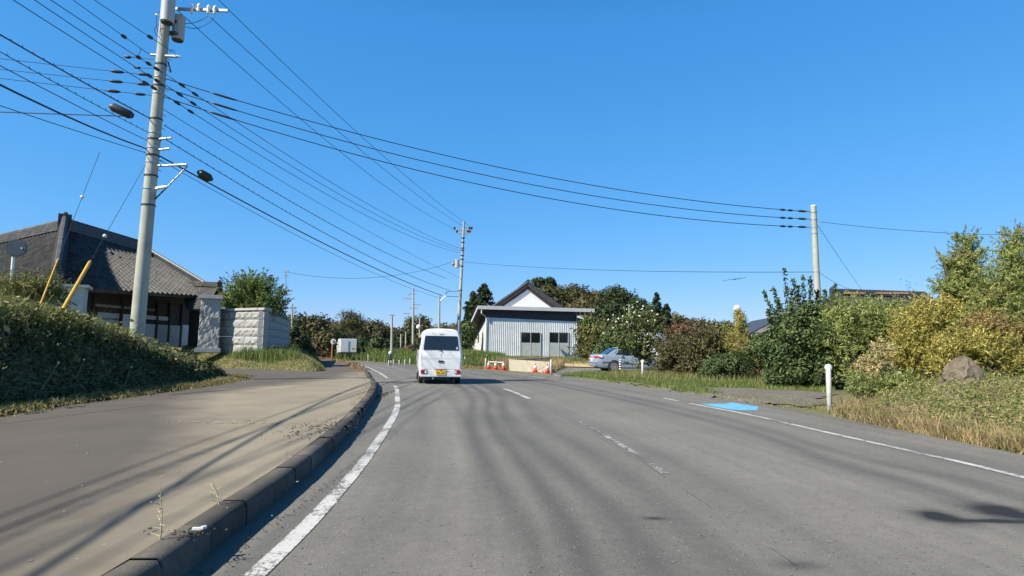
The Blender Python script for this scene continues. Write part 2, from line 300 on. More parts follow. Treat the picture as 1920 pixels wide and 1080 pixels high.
# road surface --------------------------------------------------
def road_mat():
    m_, t, b = newmat('asphalt'); co = objco(t); uvn = t.nodes.new('ShaderNodeUVMap'); sp = t.nodes.new('ShaderNodeSeparateXYZ'); t.links.new(uvn.outputs[0], sp.inputs[0]); u = sp.outputs[0]; v = sp.outputs[1]
    base = ramp(t, noise(t, .5, 6, .6, co).outputs[0], [(.3, (.146, .141, .128)), (.7, (.188, .181, .163))]).outputs[0]
    fine = ramp(t, noise(t, 110, 3, .7, co).outputs[0], [(.3, (.55, .55, .55)), (.7, (1.42, 1.42, 1.42))]).outputs[0]; c = mix(t, 1, base, fine, 'MULTIPLY'); c = mix(t, 1, c, ramp(t, noise(t, 9, 5, .7, co).outputs[0], [(.3, (.88, .88, .88)), (.7, (1.12, 1.12, 1.11))]).outputs[0], 'MULTIPLY')
    # stretched wear along the lane
    cv = t.nodes.new('ShaderNodeCombineXYZ'); t.links.new(math_(t, 'MULTIPLY', u, 2.2), cv.inputs[0]); t.links.new(math_(t, 'MULTIPLY', v, .06), cv.inputs[1])
    wear = ramp(t, noise(t, 1.0, 4, .55, cv.outputs[0]).outputs[0], [(.3, (.80, .80, .81)), (.7, (1.14, 1.13, 1.10))]).outputs[0]; c = mix(t, 1, c, wear, 'MULTIPLY')
    # drifting tyre tracks (u wobbles slowly with v)
    wob = noise(t, .05, 2, .5, cv.outputs[0]).outputs[0]
    tot = None
    vn = math_(t, 'DIVIDE', v, 60.0, clamp=True)
    for (w_, s_, uv_) in TRACKS:
        fc = t.nodes.new('ShaderNodeFloatCurve'); cu = fc.mapping.curves[0]; t.links.new(vn, fc.inputs[1]); fc.inputs[0].default_value = 1
        cu.points[0].location = (0, uv_[0][0]/10); cu.points[1].location = (1, uv_[-1][0]/10)
        for (u_, v_) in uv_: cu.points.new(v_/60, u_/10)
        fc.mapping.update(); uu = math_(t, 'SUBTRACT', u, math_(t, 'MULTIPLY', fc.outputs[0], 10.0))
        g = math_(t, 'POWER', 2.718, math_(t, 'MULTIPLY', math_(t, 'MULTIPLY', uu, uu), -1/(w_*w_)))
        g = math_(t, 'MULTIPLY', g, s_); tot = g if tot is None else math_(t, 'ADD', tot, g)
    brk = ramp(t, noise(t, .35, 3, .6, co).outputs[0], [(.25, (.6, .6, .6)), (.65, (1, 1, 1))]).outputs[0]
    tot = math_(t, 'MULTIPLY', tot, brk, clamp=True); c = mix(t, tot, c, (.045, .045, .045))
    # chips
    for sc_, th, col in ((26, .085, (.36, .35, .33)), (15, .085, (.03, .03, .03)), (60, .13, (.30, .30, .29)), (38, .15, (.04, .04, .04))):
        vo = nd(t, 'ShaderNodeTexVoronoi'); vo.inputs['Scale'].default_value = sc_; t.links.new(co, vo.inputs['Vector'])
        hsh = t.nodes.new('ShaderNodeSeparateXYZ'); t.links.new(vo.outputs['Color'], hsh.inputs[0])
        a_ = math_(t, 'LESS_THAN', vo.outputs['Distance'], math_(t, 'MULTIPLY', hsh.outputs[0], th*2.2)); a_ = math_(t, 'MULTIPLY', a_, math_(t, 'GREATER_THAN', hsh.outputs[1], .62)); c = mix(t, math_(t, 'MULTIPLY', a_, .8), c, col)
    # faded longitudinal joint crack
    cr = math_(t, 'ABSOLUTE', math_(t, 'SUBTRACT', u, math_(t, 'MULTIPLY_ADD', noise(t, .8, 4, .7, co).outputs[0], .09, 3.02)))
    crm = math_(t, 'MULTIPLY', math_(t, 'LESS_THAN', cr, .006), math_(t, 'GREATER_THAN', noise(t, .4, 2, .5, co).outputs[0], .45)); c = mix(t, math_(t, 'MULTIPLY', crm, .6), c, (.04, .04, .04))
    # dark blotches at set spots, outlines broken by noise
    for (cx, cy, rx, ry, s_) in DARK_BLOTCHES:
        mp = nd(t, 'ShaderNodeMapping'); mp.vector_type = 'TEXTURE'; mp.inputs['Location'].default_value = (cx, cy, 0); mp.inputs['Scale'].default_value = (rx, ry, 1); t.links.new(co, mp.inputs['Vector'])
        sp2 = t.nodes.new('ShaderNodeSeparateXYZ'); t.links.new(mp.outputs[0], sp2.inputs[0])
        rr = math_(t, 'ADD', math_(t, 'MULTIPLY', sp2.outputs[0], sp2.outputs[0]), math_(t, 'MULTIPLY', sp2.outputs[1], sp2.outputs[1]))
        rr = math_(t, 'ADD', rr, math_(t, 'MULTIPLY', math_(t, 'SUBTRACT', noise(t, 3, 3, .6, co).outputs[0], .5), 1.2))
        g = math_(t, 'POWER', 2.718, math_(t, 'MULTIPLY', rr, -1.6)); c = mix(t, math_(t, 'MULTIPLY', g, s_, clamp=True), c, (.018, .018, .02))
    # gutter strip: paler cement-grey along the kerb
    gut = math_(t, 'LESS_THAN', u, math_(t, 'MULTIPLY_ADD', noise(t, 3, 3, .6, co).outputs[0], .02, -.22)); c = mix(t, math_(t, 'MULTIPLY', gut, .6), c, (.155, .150, .132))
    t.links.new(c, b.inputs['Base Color']); b.inputs['Roughness'].default_value = .82; b.inputs['Specular IOR Level'].default_value = .35
    bump(t, noise(t, 120, 3, .7, co).outputs[0], b, .5, .006); return m_
T_, N_, S_ = frames(LEFT)
def to_uv(pts):
    out = []
    for x, y in pts:
        p = np.array(G(x, y).xy); k = int(np.argmin(((LEFT-p)**2).sum(1))); out.append((float((p-LEFT[k])@N_[k]), float(S_[k]+(p-LEFT[k])@T_[k])))
    return sorted(out, key=lambda q: q[1])
TRACKS = [(.12, .52, to_uv([(879, 738), (883, 796), (918, 878), (964, 955), (1010, 1060)])), (.12, .56, to_uv([(906, 738), (918, 788), (972, 862), (1030, 932), (1100, 1060)])),
          (.15, .52, to_uv([(929, 734), (953, 796), (1011, 847), (1069, 893), (1147, 952), (1225, 1050)])), (.2, .4, to_uv([(970, 745), (988, 761), (1030, 808), (1069, 827), (1150, 880)])),
          (.18, .46, to_uv([(1200, 757), (1300, 781), (1405, 809), (1476, 834), (1581, 872), (1687, 900), (1828, 943)])), (.18, .40, to_uv([(1260, 762), (1370, 788), (1458, 812), (1546, 841), (1652, 869), (1793, 897), (1880, 925)]))]
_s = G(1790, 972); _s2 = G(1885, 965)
DARK_BLOTCHES = [(_s.x-.10, _s.y+.04, .20, .26, 1.5), (_s2.x+.04, _s2.y+.10, .26, .30, 1.5), ((_s.x+_s2.x)/2+.05, _s.y-.06, .5, .08, 1.2), (G(1500, 1060).x, G(1500, 1060).y, .2, .12, .45), (G(1225, 972).x, G(1225, 972).y, .12, .06, .7)]
KC = KERB
roadL = [-(hit(LEFT[i], -N_[i], KC) or .5) for i in range(len(LEFT))]
roadR = [(hit(LEFT[i], N_[i], BC) or 7.9) for i in range(len(LEFT))]
roadR = list(np.convolve(np.pad(roadR, 2, mode='edge'), np.ones(5)/5, 'valid'))
OFF = [lambda i: roadL[i]-.02, -.2, 0.0]+[(lambda i, k=k: roadR[i]*k/10) for k in range(1, 11)]
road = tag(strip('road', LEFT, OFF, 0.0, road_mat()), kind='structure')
# painted lines -------------------------------------------------
def paint_mat(name, wear):
    m_, t, b = newmat(name); co = objco(t)
    n = noise(t, 22, 5, .75, co).outputs[0]; n2 = noise(t, 1.2, 3, .6, co).outputs[0]
    uvn = t.nodes.new('ShaderNodeUVMap'); sp = t.nodes.new('ShaderNodeSeparateXYZ'); t.links.new(uvn.outputs[0], sp.inputs[0]); eu = math_(t, 'POWER', math_(t, 'DIVIDE', math_(t, 'ABSOLUTE', sp.outputs[0]), .075), 5.0)
    n = noise(t, 48, 5, .75, co).outputs[0]; n3 = noise(t, 14, 4, .7, co).outputs[0]; n = math_(t, 'ADD', math_(t, 'MULTIPLY', n, .6), math_(t, 'MULTIPLY', n3, .4))
    f = ramp(t, math_(t, 'ADD', math_(t, 'MULTIPLY', eu, .10), math_(t, 'ADD', math_(t, 'MULTIPLY', n, .8), math_(t, 'MULTIPLY', n2, .4))), [(wear-.03, (0, 0, 0)), (wear+.03, (1, 1, 1))]).outputs[0]
    c = mix(t, f, (.50, .50, .48), (.115, .11, .102)); t.links.new(c, b.inputs['Base Color']); b.inputs['Roughness'].default_value = .8
    bump(t, n, b, .4, .004); return m_
LM = paint_mat('worn_line_paint', .625); LM2 = paint_mat('faint_line_paint', .55)
def sub(C, s0, s1):
    T, Nn, S = frames(C); k = (S >= s0) & (S <= s1); return C[k]
def byY(C, y0, y1): return C[(C[:, 1] >= y0) & (C[:, 1] <= y1)]
lines = [('left_edge_line', LEFT, -16, 19.8), ('left_edge_line', LEFT, 24.0, 60)]
for n, C, a, b in lines:
    tag(strip(n, byY(C, a, b), [-.062, .062], .005, LM), kind='structure')
CEN = catmull([(1.64, -16), (1.64, 0), (1.62, 4), (1.6, 6.2), (1.5, 8), (1.2, 10.9), (.48, 15.5), (-.2, 19.2), (-1.9, 26), (-4.2, 33)], .2)
for a, b, mm in ((-9, -3, LM2), (6.3, 11.2, LM2), (15.4, 19.3, LM)):
    tag(strip('centre_line_dash', byY(CEN, a, b), [-.045, .045] if a < 10 else [-.06, .06], .005, mm), kind='structure')
RL = catmull([(5.4, -16), (5.4, 0), (5.33, 6.5), (5.22, 8), (5.06, 9.5), (4.78, 12.4), (4.3, 14.9), (3.9, 17.6), (3.55, 19.8), (2.5, 24)], .3)
for a, b, mm in ((-16, 14.9, LM), (15.4, 16.6, LM), (17.3, 18.6, LM2), (19.3, 20.6, LM2)):
    tag(strip('right_edge_line', byY(RL, a, b), [-.055, .055], .005, mm), kind='structure')
bl = [G(1313, 757, .004), G(1360, 757, .004), G(1372, 754.6, .004), G(1422, 762.5, .004), G(1420, 769.5, .004), G(1378, 769.3, .004), G(1345, 764, .004)]
mb = MB(); mb.add([(p.x, p.y, .005) for p in bl], [tuple(range(len(bl)))]); tag(mb.build('blue_road_marking', M['blue']), kind='structure')
# kerb ----------------------------------------------------------
def kerb_mat():
    m_, t, b = newmat('kerb_blocks'); co = objco(t); uvn = t.nodes.new('ShaderNodeUVMap'); sp = t.nodes.new('ShaderNodeSeparateXYZ'); t.links.new(uvn.outputs[0], sp.inputs[0]); v = sp.outputs[1]
    c = ramp(t, noise(t, 2.5, 6, .7, co).outputs[0], [(.3, (.052, .047, .04)), (.7, (.115, .105, .09))]).outputs[0]
    c = mix(t, 1, c, ramp(t, noise(t, 60, 4, .7, co).outputs[0], [(.3, (.7, .7, .7)), (.7, (1.25, 1.25, 1.25))]).outputs[0], 'MULTIPLY')
    fr = math_(t, 'FRACT', math_(t, 'DIVIDE', v, .6)); j = math_(t, 'LESS_THAN', fr, .03); c = mix(t, math_(t, 'MULTIPLY', j, .8), c, (.04, .037, .03))
    wn = t.nodes.new('ShaderNodeTexWhiteNoise'); wn.noise_dimensions = '1D'; t.links.new(math_(t, 'FLOOR', math_(t, 'DIVIDE', v, .6)), wn.inputs['W']); c = mix(t, 1, c, ramp(t, wn.outputs[0], [(0, (.68, .68, .7)), (1, (1.3, 1.28, 1.22))]).outputs[0], 'MULTIPLY'); mo = ramp(t, noise(t, 1.6, 5, .7, co).outputs[0], [(.5, (0, 0, 0)), (.68, (1, 1, 1))]).outputs[0]; c = mix(t, math_(t, 'MULTIPLY', mo, .6), c, (.07, .065, .05))
    t.links.new(c, b.inputs['Base Color']); b.inputs['Roughness'].default_value = .92; bump(t, noise(t, 70, 4, .7, co).outputs[0], b, .6, .01); return m_
KZ = [-.10, .155, .172, .172, .14]
_T, _N, _S = frames(KERB); V = []; F_ = []; U = []; s0 = 0.0
while s0 < _S[-1]-.6:
    jo, jz = rnd.uniform(-.006, .006), rnd.uniform(-.005, .005)
    chip = rnd.random() < .18
    for q_ in range(4):
        ss = s0+.005+(.59)*q_/3; bx_ = np.interp(ss, _S, KERB[:, 0]); by_ = np.interp(ss, _S, KERB[:, 1]); nx_ = np.interp(ss, _S, _N[:, 0]); ny_ = np.interp(ss, _S, _N[:, 1]); ed = q_ in (0, 3)
        for o_, z_ in ((0, -.12), (-.004, .13-(.03 if chip and q_ == 3 else 0)), (-.03-(.02 if chip and q_ == 3 else 0), .172), (-.165, .172), (-.178, .12)):
            V.append((bx_+nx_*(o_+jo), by_+ny_*(o_+jo), z_+(jz-(.004 if ed else 0) if z_ > 0 else 0))); U.append((o_, ss))
        if q_:
            b0 = len(V)-10
            F_ += [(b0+k, b0+k+1, b0+k+6, b0+k+5) for k in range(4)]
    s0 += .6
ko = raw('kerb', V, F_, kerb_mat()); uvl = ko.data.uv_layers.new(name='UVMap'); uvl.data.foreach_set('uv', np.array(U, np.float32)[np.array(F_).ravel()].ravel()); tag(ko, kind='structure')
# pavement ------------------------------------------------------
def pave_mat():
    m_, t, b = newmat('sandy_pavement'); co = objco(t); uvn = t.nodes.new('ShaderNodeUVMap'); sp = t.nodes.new('ShaderNodeSeparateXYZ'); t.links.new(uvn.outputs[0], sp.inputs[0]); u = sp.outputs[0]; v = sp.outputs[1]
    a = ramp(t, noise(t, .7, 6, .6, co).outputs[0], [(.3, (.080, .069, .056)), (.7, (.108, .093, .075))]).outputs[0]
    a = mix(t, 1, a, ramp(t, noise(t, 140, 3, .6, co).outputs[0], [(.3, (.8, .8, .8)), (.7, (1.2, 1.2, 1.2))]).outputs[0], 'MULTIPLY')
    s_ = ramp(t, noise(t, 1.1, 6, .65, co).outputs[0], [(.3, (.205, .176, .125)), (.7, (.285, .245, .178))]).outputs[0]
    # sand lies against the kerb, widest where vehicles turn in
    vv = math_(t, 'SUBTRACT', v, 30.0); wd = math_(t, 'MULTIPLY_ADD', math_(t, 'POWER', 2.718, math_(t, 'MULTIPLY', math_(t, 'MULTIPLY', vv, vv), -.02)), 3.2, .75)
    wn = math_(t, 'MULTIPLY_ADD', noise(t, .55, 4, .6, co).outputs[0], 1.3, -.65)
    f = math_(t, 'DIVIDE', math_(t, 'ADD', math_(t, 'ADD', u, wd), wn), 1.1); f = math_(t, 'SMOOTHSTEP', 0.0, 1.0, f) if False else math_(t, 'MULTIPLY', f, 1.0, clamp=True)
    c = mix(t, f, a, s_)
    st = ramp(t, noise(t, 2.2, 5, .7, co).outputs[0], [(.62, (0, 0, 0)), (.72, (1, 1, 1))]).outputs[0]; c = mix(t, math_(t, 'MULTIPLY', st, .25), c, (.07, .06, .05))
    vo = nd(t, 'ShaderNodeTexVoronoi'); vo.inputs['Scale'].default_value = 9; t.links.new(co, vo.inputs['Vector']); hsh = t.nodes.new('ShaderNodeSeparateXYZ'); t.links.new(vo.outputs['Color'], hsh.inputs[0])
    q = math_(t, 'MULTIPLY', math_(t, 'LESS_THAN', vo.outputs['Distance'], .07), math_(t, 'GREATER_THAN', hsh.outputs[1], .8)); c = mix(t, math_(t, 'MULTIPLY', q, .7), c, (.42, .39, .33))
    t.links.new(c, b.inputs['Base Color']); b.inputs['Roughness'].default_value = .9; bump(t, noise(t, 90, 4, .7, co).outputs[0], b, .35, .006); return m_
tag(strip('sidewalk', KERB, [-.176, -.5, -1, -1.6, -2.4, -3.4, -4.5, -6, -8, -11, -15], .165, pave_mat()), kind='structure')
# ---------------------------------------------------------------- terrain
def sdist(P, poly):
    poly = np.array(poly, float); n = len(poly); d = np.full(len(P), 1e9); ins = np.zeros(len(P), bool)
    for i in range(n):
        a = poly[i]; b = poly[(i+1) % n]; e = b-a; w_ = P-a; t = np.clip((w_@e)/(e@e), 0, 1); q = w_-t[:, None]*e; d = np.minimum(d, np.hypot(q[:, 0], q[:, 1]))
        c = ((a[1] <= P[:, 1]) & (b[1] > P[:, 1])) | ((b[1] <= P[:, 1]) & (a[1] > P[:, 1]))
        with np.errstate(divide='ignore', invalid='ignore'):
            xi = a[0]+(P[:, 1]-a[1])/(b[1]-a[1])*(b[0]-a[0])
        ins ^= c & (P[:, 0] < xi)
    return np.where(ins, d, -d)
def vnoise(P, s, seed=0):
    x = P[:, 0]*s+seed*17.3; y = P[:, 1]*s-seed*9.1
    return (np.sin(x+1.7*np.sin(y*.7+seed))+np.sin(y*1.3+1.3*np.sin(x*.9))+.6*np.sin(2.3*x-1.9*y+seed)+.4*np.sin(4.1*y+3.3*x))/3.0
BANK = [(-7.0, -40), (-7.0, 3), (-7.2, 7), (-7.25, 8.9), (-7.55, 10.6), (-7.53, 12.2), (-7.72, 16.7), (-8.3, 19.6), (-8.9, 21.0), (-10.3, 21.4), (-12.0, 20.0), (-14, 17), (-20, 14), (-500, 10), (-500, -40)]
YARD = [(-12, 21.5), (-13, 24), (-16.5, 29), (-40, 42), (-500, 60), (-500, 10), (-20, 14)]
MOUND = [(-15.5, 30.2), (-13.3, 28.2), (-10.6, 26.8), (-8.2, 25.6), (-7.9, 26.3), (-8.9, 29.5), (-10.9, 36), (-14.5, 44), (-21, 53), (-33, 62), (-500, 200), (-500, 60), (-40, 42)]
RIGHTP = [tuple(p) for p in BORDER]+[(-600, 300), (-600, 1500), (1500, 1500), (1500, -60), (6.6, -60)]
def height(P):
    P = np.asarray(P, float); z = np.full(len(P), -.12)
    d = sdist(P, BANK); xx, yy = P[:, 0], P[:, 1]
    hb = np.interp(yy, [5, 9, 12.5, 14.3, 15.7, 17, 19, 21.5], [2.0, 1.8, 1.55, 1.12, .72, .45, .22, .1])
    k = d > 0; zb = .16+hb*np.tanh(1.15*np.maximum(d-.65, 0)/hb*(1+.35*np.clip(d-.65, 0, 1)))+np.clip(d, 0, .3)*.15+.10*vnoise(P, 1.1, 1)*np.clip(d/1.2, 0, 1)
    far = np.clip((-xx-11)/4, 0, 1); zb = zb*(1-far)+(np.minimum(zb, 1.45))*far
    z = np.where(k, zb, z)
    d = sdist(P, YARD); z = np.where(d > 0, np.maximum(z, .14+np.clip(d*.3, 0, .9)), z)
    d = sdist(P, MOUND); zm = .15+np.clip(1-np.exp(-np.maximum(d, 0)/1.1), 0, 1)*1.0+.05*vnoise(P, 1.3, 3)*np.clip(d, 0, 1); z = np.where(d > 0, zm, z)
    d = sdist(P, RIGHTP)
    zr = np.clip(d/.15, 0, 1)*.12-.10+.02*vnoise(P, 2.1, 5)*np.clip(d, 0, 1)
    near = np.clip((xx-8.0)/2.5, 0, 1)*np.clip((19-yy)/5, 0, 1); zr = zr+near*(.45+.1*vnoise(P, .8, 7))
    cen = np.clip((yy-41)/2.6, 0, 1)*np.clip((8.8-xx-.0*yy)/4, 0, 1)*np.clip((d-1.2)/3, 0, 1); zr = zr+cen*(.33+.3*np.clip((0-xx)/3, 0, 1))
    hill = np.clip((yy-70)/60, 0, 1)**1.3*(8*np.exp(-((xx-18)/30)**2)+1.0); zr = zr+hill
    z = np.where(d > 0, zr, z)
    return z
def grid_axis(lo, hi, fine0, fine1, step):
    a = list(np.arange(fine0, fine1+1e-6, step)); s_ = step; x = fine1
    while x < hi: s_ *= 1.16; x += s_; a.append(x)
    s_ = step; x = fine0
    while x > lo: s_ *= 1.16; x -= s_; a.insert(0, x)
    return np.array(a)
def ground_mat():
    m_, t, b = newmat('rough_ground'); co = objco(t)
    c = ramp(t, noise(t, .45, 6, .65, co).outputs[0], [(.25, (.085, .10, .035)), (.5, (.14, .14, .06)), (.65, (.21, .175, .095)), (.8, (.24, .20, .13))]).outputs[0]
    c = mix(t, 1, c, ramp(t, noise(t, 18, 5, .7, co).outputs[0], [(.3, (.55, .55, .55)), (.7, (1.3, 1.3, 1.3))]).outputs[0], 'MULTIPLY')
    t.links.new(c, b.inputs['Base Color']); b.inputs['Roughness'].default_value = .95; bump(t, noise(t, 12, 6, .7, co).outputs[0], b, .8, .05); return m_
gx = grid_axis(-900, 900, -17, 14, .22); gy = grid_axis(-60, 1400, 4, 46, .22)
XX, YY = np.meshgrid(gx, gy); Pg = np.stack([XX.ravel(), YY.ravel()], 1); Zg = height(Pg); nx = len(gx); ny = len(gy)
ii, jj = np.meshgrid(np.arange(ny-1), np.arange(nx-1), indexing='ij'); q = (ii*nx+jj).ravel()
gr = raw('ground', np.column_stack([Pg, Zg]), np.stack([q, q+1, q+nx+1, q+nx], 1), ground_mat(), smooth=True); tag(gr, kind='structure')
def gz(x, y): return float(height([(x, y)])[0])
def drape(name, poly, mat, dz=.03, step=.3, kind='structure'):
    poly = np.array(poly); x0, y0 = poly.min(0); x1, y1 = poly.max(0)
    a = np.arange(x0, x1+step, step); b = np.arange(y0, y1+step, step); X, Y = np.meshgrid(a, b); P = np.stack([X.ravel(), Y.ravel()], 1); Z = height(P)+dz
    d = sdist(P, poly)+.25*vnoise(P, 1.9, 2); n = len(a); i, j = np.meshgrid(np.arange(len(b)-1), np.arange(n-1), indexing='ij'); q_ = (i*n+j).ravel()
    Fq = np.stack([q_, q_+1, q_+n+1, q_+n], 1); Fq = Fq[(d[Fq] > 0).all(1)]
    used, inv = np.unique(Fq, return_inverse=True); o = raw(name, np.column_stack([P, Z])[used], inv.reshape(-1, 4), mat, smooth=True); return tag(o, kind=kind)
gm, t, b = newmat('gravel'); co = objco(t)
c = ramp(t, noise(t, 1.0, 6, .7, co).outputs[0], [(.3, (.17, .155, .125)), (.7, (.27, .25, .21))]).outputs[0]; vo = nd(t, 'ShaderNodeTexVoronoi'); vo.inputs['Scale'].default_value = 22; t.links.new(co, vo.inputs['Vector'])
c = mix(t, .6, c, mix(t, 1, c, vo.outputs['Color'], 'MULTIPLY')); t.links.new(c, b.inputs['Base Color']); b.inputs['Roughness'].default_value = .95; bump(t, vo.outputs['Distance'], b, .8, .03)
drape('gravel_lot', [G(1118, 713).xy, G(1180, 722).xy, G(1300, 743).xy, G(1512, 771).xy, G(1560, 762).xy, G(1590, 741).xy, G(1500, 734).xy, G(1380, 731).xy, G(1290, 726).xy, G(1180, 716).xy], gm)
ag, t, b = newmat('grey_lot'); co = objco(t); c = ramp(t, noise(t, .8, 6, .7, co).outputs[0], [(.3, (.13, .128, .12)), (.7, (.20, .195, .18))]).outputs[0]; t.links.new(c, b.inputs['Base Color']); b.inputs['Roughness'].default_value = .95; bump(t, noise(t, 30, 4, .7, co).outputs[0], b, .6, .03)
drape('parking_lot', [G(1028, 706).xy, G(1080, 706.5).xy, G(1110, 700).xy, G(1250, 702).xy, (17, 33), (17, 40), (3, 40.2), G(1035, 690).xy], ag)
drape('soil_patch', [(8.2, 41), (3, 40.8), (-1, 41.5), (-1, 43), (4, 44.2), (9, 44)], simple('bare_soil', (.46, .34, .19), .95, .2, 1.5, bumps=.5, bscale=8), dz=.06)
# ---------------------------------------------------------------- vegetation makers
def leaves(name, P, Nrm, size, mat, parent=None, aspect=.5, sizevar=.5, axis=None):
    """N diamond leaves centred on P; Nrm = preferred normals (or None)"""
    n = len(P); r = NR.normal(size=(n, 3)); r /= np.linalg.norm(r, axis=1)[:, None]
    if Nrm is not None: r = r+Nrm; r /= np.linalg.norm(r, axis=1)[:, None]
    t = NR.normal(size=(n, 3))
    if axis is not None: t = t*.45+axis
    t -= (t*r).sum(1)[:, None]*r; t /= np.linalg.norm(t, axis=1)[:, None]; b_ = np.cross(r, t)
    s = size*(1-sizevar+2*sizevar*NR.random(n))[:, None]; h = s*aspect
    V = np.stack([P-t*s*.5, P+b_*h*.5-t*s*.06, P+t*s*.5, P-b_*h*.5-t*s*.06], 1).reshape(-1, 3)
    return raw(name, V, np.arange(n*4).reshape(-1, 4), mat, parent)
def ell_points(n, c, r, shell=.55, low=-1.0):
    d = NR.normal(size=(int(n*1.6)+8, 3)); d /= np.linalg.norm(d, axis=1)[:, None]; d = d[d[:, 2] > low][:n]
    ph = NR.random(3)*6; lump = 1+.16*np.sin(d[:, 0]*5+ph[0])*np.sin(d[:, 1]*5+ph[1])+.14*np.sin(d[:, 2]*6+d[:, 0]*4+ph[2])
    rad = (shell+(1-shell)*NR.random(len(d))**.6)*lump*np.where(NR.random(len(d)) < .08, 1.22, 1.0)
    return np.array(c)+d*rad[:, None]*np.array(r), d
def clumps(centers, normals, per, rad):
    C = np.repeat(centers, per, 0); d = NR.normal(size=C.shape); d *= (NR.random(len(C))**.5/np.linalg.norm(d, axis=1))[:, None]
    return C+d*rad, np.repeat(normals, per, 0)+d*.8
def limbs(mb_, base, tips, r0=.12, bend=.2):
    base = Vector(base)
    for tp in tips:
        tp = Vector(tp); k = rnd.uniform(.15, .45); mid = base.lerp(tp, .5)+Vector((rnd.uniform(-1, 1), rnd.uniform(-1, 1), 0))*bend
        st = base+Vector((0, 0, (tp.z-base.z)*k*.6)); mb_.rings([(st, r0*.55), (mid, r0*.35), (tp, r0*.08)], 5, False)
def tree(name, label, cat, base, ells, mat, nclump, per, crad, lsize, trunk=(.2, .08), group=None, aspect=.55, bark='bark', extra=None, up=.35, shell=.6, spray=0.0):
    """ells: (dx,dy,z,rx,ry,rz) relative to base"""
    base = Vector(base); o = thing(name, label, cat, base, 0, group); top = max(e[2] for e in ells)
    mb_ = MB(); mb_.rings([((0, 0, -.3), trunk[0]*1.25), ((0, 0, .15), trunk[0]), ((rnd.uniform(-.1, .1), 0, top*.5), (trunk[0]+trunk[1])/2), ((rnd.uniform(-.1, .1), 0, top*.86), trunk[1]*.5)], 9, False)
    limbs(mb_, (0, 0, top*.25), [(e[0]+rnd.uniform(-.4, .4)*e[3], e[1]+rnd.uniform(-.4, .4)*e[4], e[2]+rnd.uniform(-.2, .5)*e[5]) for e in ells for _ in range(3)], trunk[0]*.9)
    mb_.build('trunk', M[bark], o, True, local=True)
    vol = np.array([e[3]*e[4]+e[3]*e[5]+e[4]*e[5] for e in ells]); ns = np.maximum(3, (nclump*vol/vol.sum()).astype(int)); Cs = []; Ns = []
    for e, k in zip(ells, ns):
        c_, d_ = ell_points(k, e[:3], e[3:], shell); Cs.append(c_); Ns.append(d_)
    C_ = np.vstack(Cs); N2 = np.vstack(Ns); ax = None
    if spray:
        dv = N2*.75+NR.normal(size=N2.shape)*.45+np.array([0, 0, spray]); dv /= np.linalg.norm(dv, axis=1)[:, None]; ln = crad*(1.2+1.6*NR.random(len(C_)))
        DV = np.repeat(dv, per, 0); t_ = NR.random(len(DV))[:, None]; P = np.repeat(C_, per, 0)+DV*(t_-.35)*np.repeat(ln, per)[:, None]*1.5+NR.normal(size=DV.shape)*crad*.26*(1.15-t_); Nn = np.repeat(N2, per, 0)*.5+NR.normal(size=DV.shape)*.3+np.array([0, 0, up]); ax = DV
    else:
        P, Nn = clumps(C_, N2, per, crad); Nn = Nn*.8+np.array([0, 0, up])
    leaves('crown', P, Nn, lsize, mat, o, aspect, axis=ax)
    return o
def conifer(name, label, base, H_, R_, mat, n=4000, lsize=.12, group=None, z0=.1, tiers=None, power=.8, droop=.25, aspect=.35, rag=.35, trunk=.14, cat='conifer', parent_leaf='crown'):
    base = Vector(base); o = thing(name, label, cat, base, 0, group)
    MB().rings([((0, 0, -.3), trunk*1.2), ((0, 0, H_*.5), trunk*.6), ((0, 0, H_*.97), .015)], 8, False).build('trunk', M['bark'], o, True, local=True)
    tiers = tiers or int(H_/.35); Ps = []; Ns = []; mbb = MB()
    nb = tiers*8; per = max(4, n//nb)
    for i in range(nb):
        f = (i+rnd.random())/nb; z = H_*(z0+(1-z0)*f); L_ = R_*((1-f)**power)*(1-rag+2*rag*rnd.random()*.8)+.05
        a_ = rnd.random()*6.283; t = NR.random(per)**.7; w_ = .10+.22*L_*(.4+.6*t)*(1.1-t)
        r = L_*t; off = NR.normal(size=(per, 3))*w_[:, None]*.5; zz = z+ (.15*L_*t - droop*L_*t*t)
        Ps.append(np.stack([r*math.cos(a_), r*math.sin(a_), zz], 1)+off); Ns.append(np.tile([math.cos(a_)*.5, math.sin(a_)*.5, .7], (per, 1)))
    leaves(parent_leaf, np.vstack(Ps), np.vstack(Ns), lsize, mat, o, aspect); return o
def scatter_pts(poly, n, surf=None):
    poly = np.array(poly); lo = poly.min(0); hi = poly.max(0); P = lo+NR.random((n*3, 2))*(hi-lo); P = P[sdist(P, poly) > 0][:n]; return P
def blades(name, P, hmin, hmax, wid, mat, lean=.45, dz=0, parent=None, zf=None):
    n = len(P); Z = (height(P) if zf is None else zf)+dz; h = hmin+(hmax-hmin)*NR.random(n)**1.6; a = NR.random(n)*6.283; ln = NR.random(n)*lean*h
    B = np.column_stack([P, Z]); s = np.column_stack([np.cos(a), np.sin(a), np.zeros(n)])*(wid*(.6+.8*NR.random(n)))[:, None]; b2 = a+NR.normal(size=n); L = np.column_stack([np.cos(b2)*ln, np.sin(b2)*ln, h])
    mid = B+L*[.35, .35, .6]; tip = B+L
    V = np.stack([B-s*.5, B+s*.5, mid+s*.35, tip, mid-s*.35], 1).reshape(-1, 3); b5_ = np.arange(n)[:, None]*5; idx = (b5_+np.array([0, 1, 2, 0, 2, 4, 4, 2, 3])).reshape(-1, 3)
    return raw(name, V, idx, mat, parent, sides=3)
def in_view(P, x0=-80, x1=2000, zh=.3):
    q = np.column_stack([P, np.full(len(P), zh-HC)]); d = q@FW; X = 960+FPX*(q@CR)/np.maximum(d, .1); return P[(d > .5) & (X > x0) & (X < x1)]
